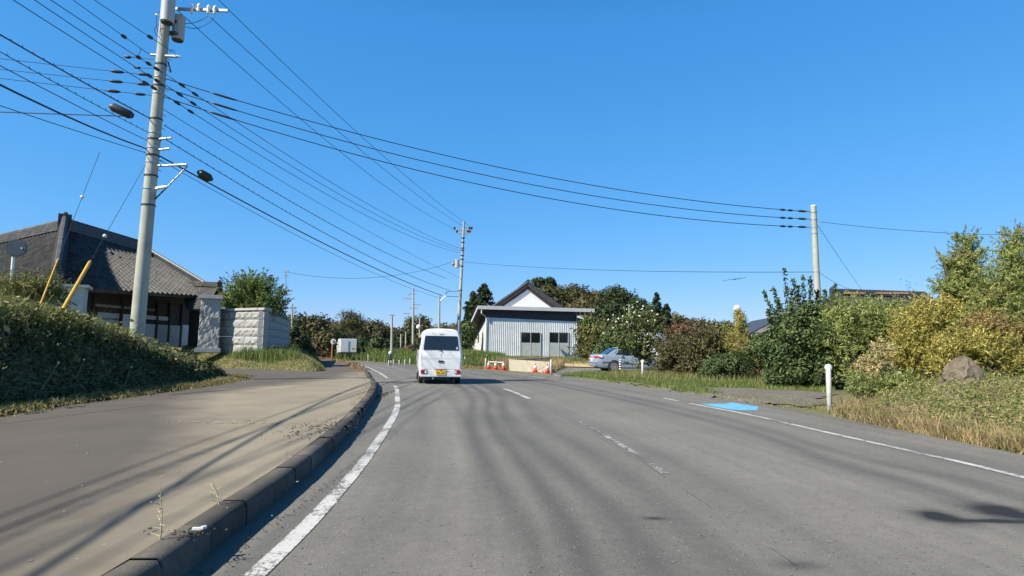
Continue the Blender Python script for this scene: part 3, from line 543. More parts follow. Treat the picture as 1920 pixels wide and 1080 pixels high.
# ================================================================ utility poles
def pole(name, label, p0, p1, r0, r1, group=None, bands=0, mat='conc', cat='utility pole'):
    p0 = Vector(p0); p1 = Vector(p1); g = gz(p0.x, p0.y); d = (p1-p0)
    b = p0+d*((max(g, 0)-.3-p0.z)/d.z); o = thing(name, label, cat, (b.x, b.y, max(g, 0)), 0, group)
    MB().rings([(b, r0), (p1, r1)], 20).build('shaft', M[mat], o, smooth=True, angle=40)
    return o
def PA(o, name, mat, mb_, **k): return mb_.build(name, M[mat], o, **k)
LY = 17.6
def lp(y, dx=0, Y=LY): return D(258+55*(612-y)/612+dx, y, Y)
left_pole = pole('utility_pole', 'tall pale concrete utility pole beside the left bank carrying two round transformers', lp(612), lp(-70), .20, .135)
for k, y in enumerate((122, 146, 162, 176, 224, 250, 262, 278, 292, 305, 330, 354, 385)):
    c_ = lp(y); r_ = .137+.063*(y+70)/682; MB().cyl(c_-Vector((0, 0, .022)), c_+Vector((0, 0, .022)), r_+.012, n=18).build('steel_band', M['metal' if k % 2 else 'plastic'], left_pole, smooth=True, angle=40)
def transformer(x, y0, y1, rpx, Y, par):
    a = D(x, y1, Y); b = D(x+(y1-y0)*.075, y0, Y); r = rpx/FPX*Y
    t_ = MB().rings([(a, r*.8), (a+Vector((0, 0, .03)), r), (b-Vector((0, 0, .06)), r), (b, r*1.04), (b+Vector((0, 0, .03)), r*1.02), (b+Vector((0, 0, .07)), r*.4)], 20).build('transformer', M['trans'], par, smooth=True, angle=40)
    MB().rings([(a-Vector((0, 0, .012)), r*.86), (a+Vector((0, 0, .02)), r*.86)], 16).build('bottom_rim', M['plastic'], t_)
    for (ax, hz) in ((-1, .15), (-1, .75), (.3, .82)):
        q_ = a.lerp(b, hz)+Vector((ax*r*1.0, -r*.6, 0)); MB().cyl(q_, q_+Vector((ax*.07, -.05, 0)), .045, .03, 10).build('bushing', M['ceram'], t_, smooth=True)
    return t_
transformer(313, -22, 43, 12.5, LY-.33, left_pole); transformer(333, 33, 76, 11.5, LY+.3, left_pole)
PA(left_pole, 'transformer_bracket', 'plastic', MB().box(lp(62, 12, LY+.1), (.42, .12, .08))); PA(left_pole, 'transformer_bracket', 'plastic', MB().box(lp(40, 10, LY+.1), (.36, .1, .06)))
arm = PA(left_pole, 'crossarm', 'metal', MB().box((D(330, 17, LY)+D(428, 20, LY))/2, ((D(428, 20, LY)-D(330, 17, LY)).length, .075, .075), Matrix.Rotation(math.radians(1.2), 3, 'Y')))
for x, y in ((360, 15), (373, 13), (391, 16), (403, 17)):
    c_ = D(x, y, LY-.05); MB().rings([(c_-Vector((0, 0, .17)), .03), (c_-Vector((0, 0, .12)), .05), (c_-Vector((0, 0, .05)), .03), (c_, .055), (c_+Vector((0, 0, .06)), .055), (c_+Vector((0, 0, .11)), .02)], 10).build('insulator', M['ceram'], arm, smooth=True)
for a, b, c in ((D(391, 30, LY), D(365, 46, LY), D(347, 44, LY)), (D(403, 32, LY), D(375, 62, LY), D(347, 50, LY)), (D(300, 20, LY-.2), D(288, 30, LY-.2), D(296, 60, LY-.2)), (D(298, 45, LY-.2), D(281, 55, LY-.2), D(298, 70, LY-.2)), (D(264, 90, LY), D(262, 110, LY), D(246, 106, LY)), (D(318, 98, LY), D(325, 86, LY), D(328, 100, LY))):
    pts = [a.lerp(b, t).lerp(b.lerp(c, t), t) for t in np.linspace(0, 1, 9)]; MB().rings([(p, .009) for p in pts], 5).build('jumper_wire', M['cable'], left_pole)
for (x0, y0, x1, y1, w_) in ((283, 103, 300, 104, .05), (308, 105, 332, 107, .06), (299, 261, 321, 259, .045), (297, 281, 318, 279, .045), (297, 311, 350, 309, .05)):
    a, b = D(x0, y0, LY-.05), D(x1, y1, LY-.05); MB().rings([(a, w_*.75), (b, w_*.75)], 8).build('bracket_arm', M['metal'], left_pole)
for s in (-1, 1): MB().cyl(D(326+s*3, 104, LY), D(336+s*3, 107, LY), .03, n=8).build('fuse_switch', M['metal'], left_pole)
MB().rings([(D(352, 311, LY), .022), (D(313, 351, LY), .022)], 8).build('brace', M['metal'], left_pole); MB().rings([(D(313, 351, LY), .022), (D(290, 374, LY), .022)], 8).build('brace', M['plastic'], left_pole)
MB().rings([(D(293, 354, LY-.1), .05), (D(300, 352, LY-.1), .05), (D(313, 350, LY-.12), .035)], 10).build('clamp', M['ceram'], left_pole)
MB().rings([(D(315, 115, LY), .02), (D(320, 135, LY), .03)], 8).build('cable_end', M['plastic'], left_pole)
for y in (110, 130, 140, 168, 215, 240, 300, 318): MB().rings([(lp(y, 12), .012), (lp(y+4, 18), .012)], 6).build('step_bolt', M['metal'], left_pole)
# ---------------------------------------------------------------- wires
def cat_pts(A, B, sag, n=26): return [A.lerp(B, t)-Vector((0, 0, 4*sag*t*(1-t))) for t in np.linspace(0, 1, n)]
def wire(label, A, B, sag, r, group=None, name='power_line', cat='wire', sleeves=(), spiral=False):
    pts = cat_pts(A, B, sag); mb_ = MB().rings([(p, r) for p in pts], 5)
    L_ = (B-A).length
    if spiral:
        n = int(L_/.33)
        for i in range(n):
            t = i/n; p = A.lerp(B, t)-Vector((0, 0, 4*sag*t*(1-t))); q_ = A.lerp(B, min(1, t+.1/L_))-Vector((0, 0, 4*sag*t*(1-t)))
            mb_.rings([(p+Vector((0, 0, -.02)), .006), (p.lerp(q_, .5)+Vector((0, 0, .045)), .006), (q_+Vector((0, 0, -.02)), .006)], 3, False)
    o = mb_.build(name, M['cable']); tag(o, label, cat, group)
    for d0, ln, rr in sleeves:
        t0 = d0/L_; t1 = (d0+ln)/L_; P_ = [A.lerp(B, t)-Vector((0, 0, 4*sag*t*(1-t))) for t in np.linspace(t0, t1, 6)]
        MB().rings([(p, k*rr) for p, k in zip(P_, (.4, .9, 1, 1, .9, .4))], 8).build('joint_sleeve', M['plastic'], o, smooth=True)
    return o
def back(label, pa, pf, r, L_=42., sag=1.15, Ya=LY, **k):
    A = D(pa[0], pa[1], Ya); z = A.z
    for _ in range(8):
        d = ray(*pf); t_ = (z-HC)/d[2]; B = Vector(d*t_)+Vector((0, 0, HC)); f = min(.5, (B.xy-A.xy).length/L_); z = A.z-4*sag*f*(1-f)
    dr = (B.xy-A.xy).normalized(); return wire(label, A, Vector((A.x+dr.x*L_, A.y+dr.y*L_, A.z)), sag, r, **k)
gb = 'wires running back over the left verge from the big pole'
back('topmost of the slack wires from the big pole to the top edge of the photo', (325, 98), (177, 0), .009, group=gb, sleeves=((1.0, .25, .05),))
back('second wire from the top between the big pole and the upper left of the photo', (280, 102), (137, 0), .009, group=gb, sleeves=((1.2, .25, .05),))
back('third wire down leaving the big pole towards the upper left', (308, 138), (95, 0), .010, group=gb, sleeves=((.25, .3, .05), (.7, .25, .05), (1.2, .22, .05)))
back('fourth wire down leaving the big pole towards the upper left', (308, 160), (65, 0), .010, group=gb, sleeves=((.25, .3, .05), (.7, .3, .05)))
back('fifth wire down leaving the big pole towards the upper left corner', (300, 172), (25, 0), .010, group=gb, sleeves=((.2, .3, .05), (.6, .35, .05)))
back('thick cable with hanger loops passing just above the black closure box', (281, 222), (0, 65), .016, group=gb, spiral=True)
back('spiral lashed cable reaching the left edge just below the thick upper cable', (279, 249), (0, 97), .009, group=gb, spiral=True)
back('plain cable reaching the left edge between the spiral cable and the thickest one', (279, 265), (0, 123), .010, group=gb)
back('thickest black cable reaching the left edge, lowest but one on the big pole', (275, 279), (0, 159), .021, sag=2.0, group=gb)
back('thin lowest cable running from the big pole to the left edge', (275, 287), (0, 198), .010, group=gb)
gs = 'three level wires heading left from the big pole'
back('upper of three level wires with dark sleeves left of the big pole', (290, 142), (0, 110), .008, 30, .2, group=gs, sleeves=((.15, .3, .045), (.8, .35, .05)))
back('middle of three level wires with dark sleeves left of the big pole', (288, 160), (0, 130), .008, 30, .2, group=gs, sleeves=((.15, .3, .045), (.8, .35, .05)))
back('lowest of three level wires with dark sleeves left of the big pole', (284, 179), (0, 147), .008, 30, .2, group=gs, sleeves=((.15, .3, .045), (.8, .35, .05)))
back('cable running level to the left edge from under the black closure box', (240, 218), (0, 210), .016, 30, .2, name='telephone_cable')
# short dark line stubs next to the pole
gst = 'short dark wire stubs at the big pole'
wire('upper short wire stub with a dark sleeve left of the big pole', D(232, 106, LY), D(288, 111, LY), .01, .008, gst, sleeves=((.02, .2, .05),)); wire('lower short wire stub with a dark sleeve left of the big pole', D(250, 126, LY), D(286, 128, LY), .01, .008, gst, sleeves=((.02, .2, .04),))
o = MB().rings([(D(208, 199, LY-1.2), .075), (D(212, 201, LY-1.2), .12), (D(243, 215, LY-1.0), .12), (D(248, 217, LY-1.0), .08)], 10).build('cable_closure', M['plastic'], smooth=True, angle=50); tag(o, 'black box shaped cable closure hanging left of the big pole', 'cable closure', 'cable closures')
o = MB().rings([(D(371, 322, LY+.6), .05), (D(376, 325, LY+.6), .13), (D(392, 334, LY+.8), .13), (D(398, 337, LY+.8), .05)], 10).build('cable_closure', M['plastic'], smooth=True, angle=50); tag(o, 'small oval black cable closure right of the big pole', 'cable closure', 'cable closures')
CY = 50.
def cpp(y, dx=0): return D(860+10.*(612-y)/197+dx, y, CY)
cpole = pole('utility_pole', 'slender grey utility pole behind the white van with short crossarms at its top', cpp(640), cpp(415), .17, .085, 'utility poles further along the road')
for y, x0, x1 in ((431, -17, 15), (437, -12, 12)):
    arm2 = PA(cpole, 'crossarm', 'metal', MB().box((cpp(y, x0)+cpp(y, x1))/2, ((cpp(y, x1)-cpp(y, x0)).length, .1, .1)))
    for k in (x0, x1-4, x1): MB().rings([(cpp(y, k), .05), (cpp(y-4, k), .1), (cpp(y-6, k), .04)], 8).build('insulator', M['plastic'], arm2)
PA(cpole, 'transformer', 'trans', MB().rings([(cpp(502, -9), .18), (cpp(487, -9), .18)], 12)); PA(cpole, 'street_lamp', 'metal', MB().sphere(cpp(495, -16), .16, 10)); PA(cpole, 'lamp_arm', 'metal', MB().cyl(cpp(497, -15), cpp(497, 0), .04))
for y in (447, 455, 466, 470, 480, 487, 500, 545): PA(cpole, 'steel_band', 'plastic', MB().cyl(cpp(y), cpp(y-1.5), .15))
gf = 'wires from the big left pole to the pole behind the van'
wire('highest wire from the top edge down to the pole behind the van, outermost', D(398, -12, LY), cpp(427, 16), .45, .011, gf)
wire('second of three steep wires from the big pole crossarm to the pole behind the van', D(395, 33, LY), cpp(429, 8), .5, .011, gf)
wire('third of three steep wires from the big pole crossarm to the pole behind the van', D(330, 17, LY), cpp(431, -14), .7, .011, gf)
for k, (a, b, s_, l_) in enumerate((((312, 140), 466, .55, 'upper'), ((308, 158), 470, .62, 'middle'), ((303, 174), 474, .7, 'lowest'))):
    wire(l_+' of three black sleeved wires from big pole to the pole behind the van', D(a[0], a[1], LY), cpp(b, -4), s_, .011, gf, sleeves=((.5, .3, .045), (1.1, .3, .045)))
wire('lashed cable just below the black sleeved wires right of the big pole', D(308, 235, LY), D(838, 522, CY), .45, .012, gf, spiral=True)
wire('long lashed cable crossing the sky left of the white van roof', D(305, 258, LY), D(845, 545, CY), .5, .012, gf, spiral=True)
wire('thin plain wire between the sleeved wires and the lashed cable', D(306, 205, LY), D(862, 520, CY), .3, .009, gf)
SP = 49.
wire('thickest black cable from the big pole down to the short pole left of the van', D(275, 279, LY), D(829, 554, SP), .35, .024, gf)
wire('thin wire running under the thick black cable right of the big pole', D(300, 300, LY), D(829, 560, SP), .45, .009, gf)
sp_ = pole('cable_pole', 'short thin cable pole with bent bracket, left of the tall pole behind the van', D(823, 640, SP), D(824, 553, SP), .1, .07, None, cat='utility pole')
PA(sp_, 'bracket', 'metal', MB().rings([(D(824, 566, SP), .05), (D(835, 556, SP), .05), (D(837, 548, SP), .07)], 8)); wire('short wire from the cable pole bracket to the tall pole', D(836, 555, SP), D(862, 555, CY), .05, .02); wire('upper short wire from the cable pole bracket to the tall pole', D(837, 547, SP), D(864, 545, CY), .02, .02)
RY = 24.
def rp(y, dx=0): return D(1525+7.5*(y-385)/160+dx, y, RY)
rpole = pole('utility_pole', 'plain grey concrete pole rising behind the tall green shrub on the right', rp(700), rp(387), .14, .105, None)
PA(rpole, 'cap', 'white', MB().cyl(rp(387), rp(385), .108, .10, 18))
for y in (398, 412, 427, 438, 510): PA(rpole, 'steel_band', 'metal', MB().cyl(rp(y+1), rp(y-1), .122, n=16))
gr3 = 'three heavy wires crossing above the road to the right pole'
for (ax, ay), (bx, by), sg, l_, sl in (((312, 148), (1519, 397), .70, 'upper', ((1.2, .8, .035), (17.7, .35, .055), (18.3, .3, .05))), ((312, 166), (1519, 411), .78, 'middle', ((1.2, .8, .035), (17.8, .25, .05), (18.4, .3, .05))), ((308, 182), (1519, 426), .85, 'lowest', ((1.2, .8, .035), (17.8, .25, .05), (18.3, .3, .05)))):
    wire(l_+' of the three heavy wires spanning the road to the right pole', D(ax, ay, LY), D(bx, by, RY), sg, .014, gr3, sleeves=[sl[0]]+[((D(ax, ay, LY)-D(bx, by, RY)).length-q_, b, .045) for q_, b in ((1.45, .28), (1.08, .25), (.62, .45))])
wire('thin wire from the pole behind the van across the sky to the right pole', cpp(491, 4), rp(510, -3), .25, .012)
wire('thin wire from the right pole to the right edge of the photo', rp(416, 12), D(2100, 437, 22), .25, .009); wire('short slack wire sloping right from the right pole to the dark roof', rp(510, 4), D(1612, 546, 34), .15, .008)
wire('thin stay sloping down from the right pole top to the dark roof', rp(420, 5), D(1620, 549, 36), .05, .008, name='guy_wire')
wire('thin wire from the antenna behind the stone wall to the pole behind the van', D(541, 511, 45), cpp(487, -6), .9, .012)
# guys with balls and yellow guards
def guy(l1, A, B, fb, label_ball, f0, f1, lg, r):
    o_ = wire(l1, A, B, 0, .006, 'guy wires by the big pole', name='guy_wire')
    c_ = A.lerp(B, fb); MB().sphere(c_, .045, 12).build('ball', M['white'], o_, smooth=True)
    g_ = MB().rings([(A.lerp(B, f0), r*.7), (A.lerp(B, f0+.01), r), (A.lerp(B, f1), r)], 12).build('yellow_guard', M['yellow'], o_, smooth=True, angle=40); g_['label'] = lg
guy('guy wire with white ball and thick yellow guard, nearer the big pole', D(275, 305, LY), D(118, 580, 12.0), .60, '', .755, 1.0, 'thick yellow plastic guard', .036)
guy('guy wire with white ball and thin yellow guard, left of the thick one', D(187, 285, LY-1), D(76, 570, 12.2), .37, '', .765, 1.0, 'thin yellow plastic guard', .017)
# round sign seen from behind on the left
b_ = D(18, 560, 15.5); sg = thing('road_sign', 'round grey sign seen from behind on a white post above the left bank', 'road sign', (b_.x, b_.y, gz(b_.x, b_.y)))
MB().rings([(D(15, 600, 15.5), .035), (D(25, 482, 15.5), .035)], 12).build('post', M['white'], sg, smooth=True, angle=40)
c_ = D(31, 465, 15.4); nrm = Vector((.45, -.85, .03)).normalized(); MB().cyl(c_, c_+nrm*.02, .225, n=28).cyl(c_+nrm*.02, c_+nrm*.035, .205, n=28).build('sign_disc', M['signback'], sg); MB().box(c_-nrm*.03, (.3, .03, .04)).build('clamp', M['metal'], sg)
# far poles
gfp = 'utility poles further along the road'
def farpole(label, x, y1, y0, Y, r, arms=(), group=gfp, extra=None, mat='conc'):
    p_ = pole('utility_pole', label, D(x-1, y0, Y), D(x, y1, Y), r*.8, r*.5, group, mat=mat)
    for (yy, xa, xb) in arms: MB().box((D(xa, yy, Y)+D(xb, yy, Y))/2, ((D(xb, yy, Y)-D(xa, yy, Y)).length, .12, .1)).build('crossarm', M['metal'], p_)
    return p_
p1 = farpole('far pole with a small crossarm top and striped foot, left of the van', 735, 590, 686, 42, .13, ((591, 731, 739),))
for i in range(5): MB().cyl(D(731.6, 684-i*4.6, 42), D(731.6, 682-i*4.6, 42), .17).build('stripe_band', M['black'], p1)
MB().sphere(D(731.5, 662, 41.8), .12, 10).build('reflector', M['white'], p1)
farpole('tall thin pole with several crossarms just left of the white van', 775, 540, 690, 62, .17, ((551, 767, 780), (560, 757, 775), (571, 775, 789), (578, 768, 783), (588, 756, 769), (553, 766, 768)))
farpole('stubby wooden pole beside the tall thin pole left of the van', 752, 626, 688, 60, .12); farpole('leaning thin pole between the wooden pole and the tall thin pole', 761, 622, 688, 66, .12)
farpole('pole with a white ball seen just above the van roof corner', 787, 597, 688, 75, .14); o = MB().sphere(D(785, 613, 74), .3, 12).build('globe_lamp', M['globe'], smooth=True); tag(o, 'white ball lamp on the far pole above the van roof corner', 'lamp')
p5 = farpole('thin lattice antenna mast rising behind the stone wall', 536, 507, 600, 45, .07, ((509, 532, 541), (516, 533, 540), (545, 536, 548), (552, 538, 545)), None, mat='metal')
farpole('short pole with small crossarms right of the antenna mast', 548, 570, 650, 52, .13, ((577, 544, 553), (582, 545, 552), (589, 543, 549)))
farpole('small pole with a crossarm sticking out above the flowering shrub', 1180, 571, 680, 68, .16, ((572, 1175, 1187),)); farpole('stub of a pole beyond the shrubs right of the pale building', 1119, 598, 640, 60, .1)
mm_ = D(623, 677, 46); mr = thing('traffic_mirror', 'round traffic mirror on an orange post behind the grassy mound', 'traffic mirror', (mm_.x, mm_.y, gz(mm_.x, mm_.y)))
MB().rings([(D(621.5, 680, 46), .055), (D(623.5, 645, 46), .055)], 10).build('post', M['mirrorpole'], mr); a = D(625, 640.5, 45.8); MB().cyl(a, a+Vector((.02, -.1, 0)), .2, .19, 20).build('mirror_rim', M['globe'], mr); MB().cyl(a+Vector((.02, -.101, 0)), a+Vector((.02, -.11, 0)), .13, n=16).build('mirror_glass', M['signback'], mr)
# ================================================================ delineators, cones
gd = 'white roadside marker posts'
def delin(label, x, yb, yt, r=None, head=True, group=gd):
    b_ = G(x, yb); h = D(x, yt, b_.y).z; r = r or .045; o_ = thing('marker_post', label, 'marker post', (b_.x, b_.y, 0), 0, group)
    MB().rings([((0, 0, -.2), r), ((0, 0, h-(.1 if head else .02)), r), ((0, 0, h-(.08 if head else 0)), r*.8)], 16).build('post', M['post'], o_, True, local=True)
    if head:
        MB().rings([((0, .02, h-.06), .06), ((0, .01, h-.06), .075), ((0, -.02, h-.06), .075), ((0, -.03, h-.06), .055)], 18, axis=(0, 1, 0)).build('reflector', M['ceram'], o_, True, local=True)
    MB().cyl((0, 0, .14), (0, 0, .17), r+.006, n=16).build('ring', M['metal'], o_, local=True); return o_
delin('nearest and tallest white marker post beside the weeds on the right', 1556, 775, 684, .052)
delin('white marker post standing in front of the silver car and flowering shrub', 1205, 713, 675, .05)
delin('thin white post at the right end of the beige wall by two cones', 1033, 703, 674, .05, False)
delin('thin white post beside the three joined cones', 910.5, 692, 672, .05, False); delin('short white post in the grass just right of the van', 871.5, 686, 669, .04, False)
for l_, x, yb, yt in (('leftmost far white post beyond the small truck', 690, 679, 665), ('left of two white posts under the striped pole', 728.5, 687, 676), ('right of two white posts under the striped pole', 733, 687, 676), ('white post right of the striped pole foot', 737.5, 686, 674), ('third white post from the van left side', 748.5, 686, 675), ('second white post from the van left side', 759, 687, 674), ('white post nearest the van left side', 768.5, 685, 673)):
    delin(l_, x, yb, yt, .038, False)
bp = G(1163, 706); o = thing('striped_post', 'short black and white banded post in front of the silver car wheel', 'marker post', (bp.x, bp.y, 0), 0)
MB().cyl((0, 0, -.1), (0, 0, .76), .055, n=14).build('post', M['black'], o, True, local=True)
for i in range(4): MB().cyl((0, 0, .34+i*.11), (0, 0, .39+i*.11), .06, n=14).build('white_band', M['white'], o, local=True)
MB().sphere((0, 0, .76), .05, 10).build('cap', M['ceram'], o, local=True)
gc = 'traffic cones by the low beige wall'
def cone(label, x, yb, src=None):
    p_ = G(x, yb)
    if src is None:
        o_ = thing('traffic_cone', label, 'traffic cone', (p_.x, p_.y, 0), rnd.random(), gc)
        MB().box((0, 0, .025), (.36, .36, .04)).build('base', M['cone'], o_, local=True, bevel=.01)
        MB().rings([((0, 0, .045), .135), ((0, 0, .24), .082)], 18).build('cone_body', M['cone'], o_, True, local=True); MB().rings([((0, 0, .40), .045), ((0, 0, .52), .022)], 18).build('cone_tip', M['cone'], o_, True, local=True)
        MB().rings([((0, 0, .235), .087), ((0, 0, .405), .046)], 18).build('white_band', M['white'], o_, True, local=True); MB().rings([((0, 0, .47), .045), ((0, 0, .50), .045)], 12).build('ring', M['white'], o_, local=True); return o_
    o_ = copy_tree(src); o_.location = (p_.x, p_.y, 0); o_.rotation_euler.z = rnd.random()*3; o_['label'] = label; return o_
c0 = cone('orange cone next to the thin white post, left of three', 916, 693)
for l_, x, y in (('middle of the three orange cones joined by a bar', 929, 694), ('right one of the three orange cones joined by a bar', 944, 695), ('orange cone in front of the beige wall, left of two', 1003.5, 699.5), ('orange cone touching the thin white post at the wall end', 1026, 701)): cone(l_, x, y, c0)
def cbar(label, x0, y0, x1, y1, rr=.022, mat='white'):
    a, b = G(x0, y0), G(x1, y1); a.z = b.z = .45; mb_ = MB().rings([(a, rr), (b, rr)], 8); tag(mb_.build('cone_bar', M[mat]), label, 'barrier bar', 'bars joining the cones')
cbar('pale bar joining the left and middle cones', 916, 693, 929, 694); cbar('pale bar joining the middle and right cones of the three', 929, 694, 944, 695)
a, b = G(1003.5, 699.5), G(1026, 701); mb_ = MB().rings([(Vector((a.x, a.y, .12)), .02), (Vector((b.x, b.y, .42)), .02)], 8); tag(mb_.build('cone_bar', M['straw']), 'slanting bar between the two right cones', 'barrier bar', 'bars joining the cones')
a, b = G(946, 694), G(955, 690); mb_ = MB().rings([(Vector((a.x, a.y, .05)), .03), (Vector((b.x, b.y, .2)), .03)], 8); tag(mb_.build('fallen_bar', M['cone']), 'red bar lying on the ground beside the three cones', 'barrier bar')
# low beige wall
wa, wb = G(958, 696), G(1030, 700); n_ = (wb-wa).normalized(); pr = Vector((-n_.y, n_.x, 0)); lw = thing('low_wall', 'low beige concrete wall behind the traffic cones', 'wall', wa)
MB().prism([wa+Vector((0, 0, -.2)), wb+Vector((0, 0, -.2)), wb+Vector((0, 0, .58)), wa+Vector((0, 0, .64))], pr*.18).build('wall_face', M['conc_wall'], lw)
wc = wa+pr*3.4-n_*.3; MB().prism([wa-n_*.004+Vector((0, 0, -.2)), wc+Vector((0, 0, -.2)), wc+Vector((0, 0, .75)), wa-n_*.004+Vector((0, 0, .66))], -n_*.16).build('wall_return', M['conc_wall'], lw)
# ================================================================ stone gate pillar and wall
def rough_block(mb_, a, b, z0, z1, pr_, depth=.25, amp=.035, nu=None, seed=0):
    """a rock-faced block between ground points a-b, outward normal -pr_"""
    L_ = (b-a).length; nu = nu or max(4, int(L_/.09)); nv = max(3, int((z1-z0)/.09)); P = []
    for i in range(nu+1):
        row = []
        for j in range(nv+1):
            u_, v_ = i/nu, j/nv; e = min(1, 6*min(u_, 1-u_)*L_/1.0)*min(1, 7*min(v_, 1-v_)*(z1-z0)/.4)
            row.append(a.lerp(b, u_)+Vector((0, 0, z0+(z1-z0)*v_))-pr_*(e*(.03+amp*(rnd.random()+.6*math.sin(i*1.3+seed)*math.cos(j*1.7+seed)))))
        P.append(row)
    mb_.grid(P); mb_.prism([a+Vector((0, 0, z0)), b+Vector((0, 0, z0)), b+Vector((0, 0, z1)), a+Vector((0, 0, z1))], pr_*depth)
SWY = 28.8
sa = D(403, 655, 30.4); sb = D(492, 655, SWY); sc_ = D(541, 655, 41.); sa.z = sb.z = sc_.z = 0
zt = D(492, 582, SWY).z; zb = .8
sw = thing('stone_wall', 'pale rock faced stone block wall beside the gate pillar', 'wall', (sb.x, sb.y, .9))
u1 = (sb-sa).normalized(); p1_ = Vector((-u1.y, u1.x, 0)); u2 = (sc_-sb).normalized(); p2_ = Vector((-u2.y, u2.x, 0))
for seg, (A_, B_, pp, joints) in enumerate(((sa, sb, p1_, (.38, .62)), (sb+u2*.02, sc_, p2_, (.3, .66)))):
    for r_ in range(5):
        z0 = zb+(zt-zb)*r_/5; z1 = zb+(zt-zb)*(r_+1)/5-.012; cuts = [0]+([joints[r_ % 2]] if seg == 0 else [.2+.1*(r_ % 2), .45+.12*(r_ % 2), .72])+[1]
        for i in range(len(cuts)-1):
            mb_ = MB(); a = A_.lerp(B_, cuts[i])+(B_-A_).normalized()*.006; b = A_.lerp(B_, cuts[i+1])-(B_-A_).normalized()*.006; rough_block(mb_, a, b, z0, z1, pp, seed=r_+i); mb_.build('stone_block', M['granite'], sw)
MB().prism([sa-p1_*.10+Vector((0, 0, zt)), sb-p1_*.10+u1*.10+Vector((0, 0, zt)), sb+p1_*.36+u1*.10+Vector((0, 0, zt)), sa+p1_*.36+Vector((0, 0, zt))], (0, 0, .13)).build('coping', M['granite_flat'], sw, bevel=.02)
MB().prism([sb-p2_*.10+u2*.15+Vector((0, 0, zt+.002)), sc_-p2_*.10+Vector((0, 0, zt+.002)), sc_+p2_*.36+Vector((0, 0, zt+.002)), sb+p2_*.36+u2*.15+Vector((0, 0, zt+.002))], (0, 0, .125)).build('coping', M['granite_flat'], sw, bevel=.02)
PYY = 29.2; pa_ = D(366, 650, PYY); pb_ = D(399, 650, PYY); z0 = pa_.z; z1 = D(385, 560, PYY).z; cx = (pa_.x+pb_.x)/2; wd = (pb_.x-pa_.x)
gp = thing('gate_pillar', 'tall rough granite gate pillar with flat cap and dark nameplate', 'gate pillar', (cx, PYY+.4, z0-.1)); yaw = Matrix.Rotation(math.radians(24), 3, 'Z')
P = []; ns = 12
for j in range(25):
    v_ = j/24; row = []
    for k in range(4*ns):
        s_, f = divmod(k, ns); f = f/ns*2-1; q_ = [(f, -1), (1, f), (-f, 1), (-1, -f)][s_]; e = 1-abs(f)**6*.1
        rr = (wd/2*1.0)*(1.05-.07*v_)+e*.022*(rnd.random()+.8*math.sin(j*.8+k*.7)*math.cos(k*1.1))
        row.append(Vector((cx, PYY+.42, 0))+yaw @ Vector((q_[0]*rr, q_[1]*rr, 0))+Vector((0, 0, z0-.15+(z1-z0+.15)*v_)))
    P.append(row)
MB().grid(P, closed=True).build('shaft', M['granite'], gp)
MB().box((cx, PYY+.42, z1+.09), (wd*1.28, wd*1.28, .2), yaw).build('cap', M['granite_flat'], gp, bevel=.03)
MB().box((cx, PYY+.42, z0-.16), (wd*1.35, wd*1.5, .22), yaw).build('plinth', M['granite'], gp, bevel=.03)
npc = D(384, 589, PYY-.12); pl = MB().box(npc, (.13, .03, .26), yaw).build('nameplate', M['ink'], gp)
mb_ = MB()
for zz in (-.06, .06):
    for xx_, zz_, ww, hh in ((0, .045, .09, .012), (0, -.045, .09, .012), (0, 0, .09, .012), (-.04, 0, .012, .1), (.04, 0, .012, .1), (0, 0, .012, .1)):
        mb_.box(npc+yaw @ Vector((xx_, -.018, 0))+Vector((0, 0, zz+zz_)), (ww, .006, hh), yaw)
mb_.build('characters', M['ceram'], pl)
# ================================================================ tiled roofs
def roof_patch(name, r0, r1, e0, e1, mat, parent, tile=.27, row=.26, thick=.14, amp=.045, keep=None):
    """tiled slope: r0-r1 along the ridge, e0-e1 along the eave"""
    r0, r1, e0, e1 = map(Vector, (r0, r1, e0, e1)); Lu = max((r1-r0).length, (e1-e0).length); Lv = max((e0-r0).length, (e1-r1).length)
    nu = max(4, int(Lu/tile))*6; nv = max(2, int(Lv/row)); n_ = (e1-r0).cross(r1-e0).normalized(); n_ = -n_ if n_.z < 0 else n_
    P = []
    for j in range(nv):
        for e in (0.0, .97):
            v_ = (j+e)/nv; rw = []
            for i in range(nu+1):
                u_ = i/nu; p = r0.lerp(r1, u_).lerp(e0.lerp(e1, u_), v_); ph = i/6*2*math.pi; rw.append(p+n_*(amp*(.5+.5*math.cos(ph))**1.6+(.014 if e else 0)+rnd.uniform(-.003, .003)))
            P.append(rw)
    bot = [r0.lerp(r1, i/nu).lerp(e0.lerp(e1, i/nu), 1)-n_*thick for i in range(nu+1)]; bot2 = [r0.lerp(r1, i/nu)-n_*thick for i in range(nu+1)]
    P.append(bot); P.append(bot2); mb_ = MB().grid(P)
    if keep: mb_.f = [f for f in mb_.f if all(keep(Vector(mb_.v[i])) for i in f)]
    return mb_.build(name, M[mat], parent)
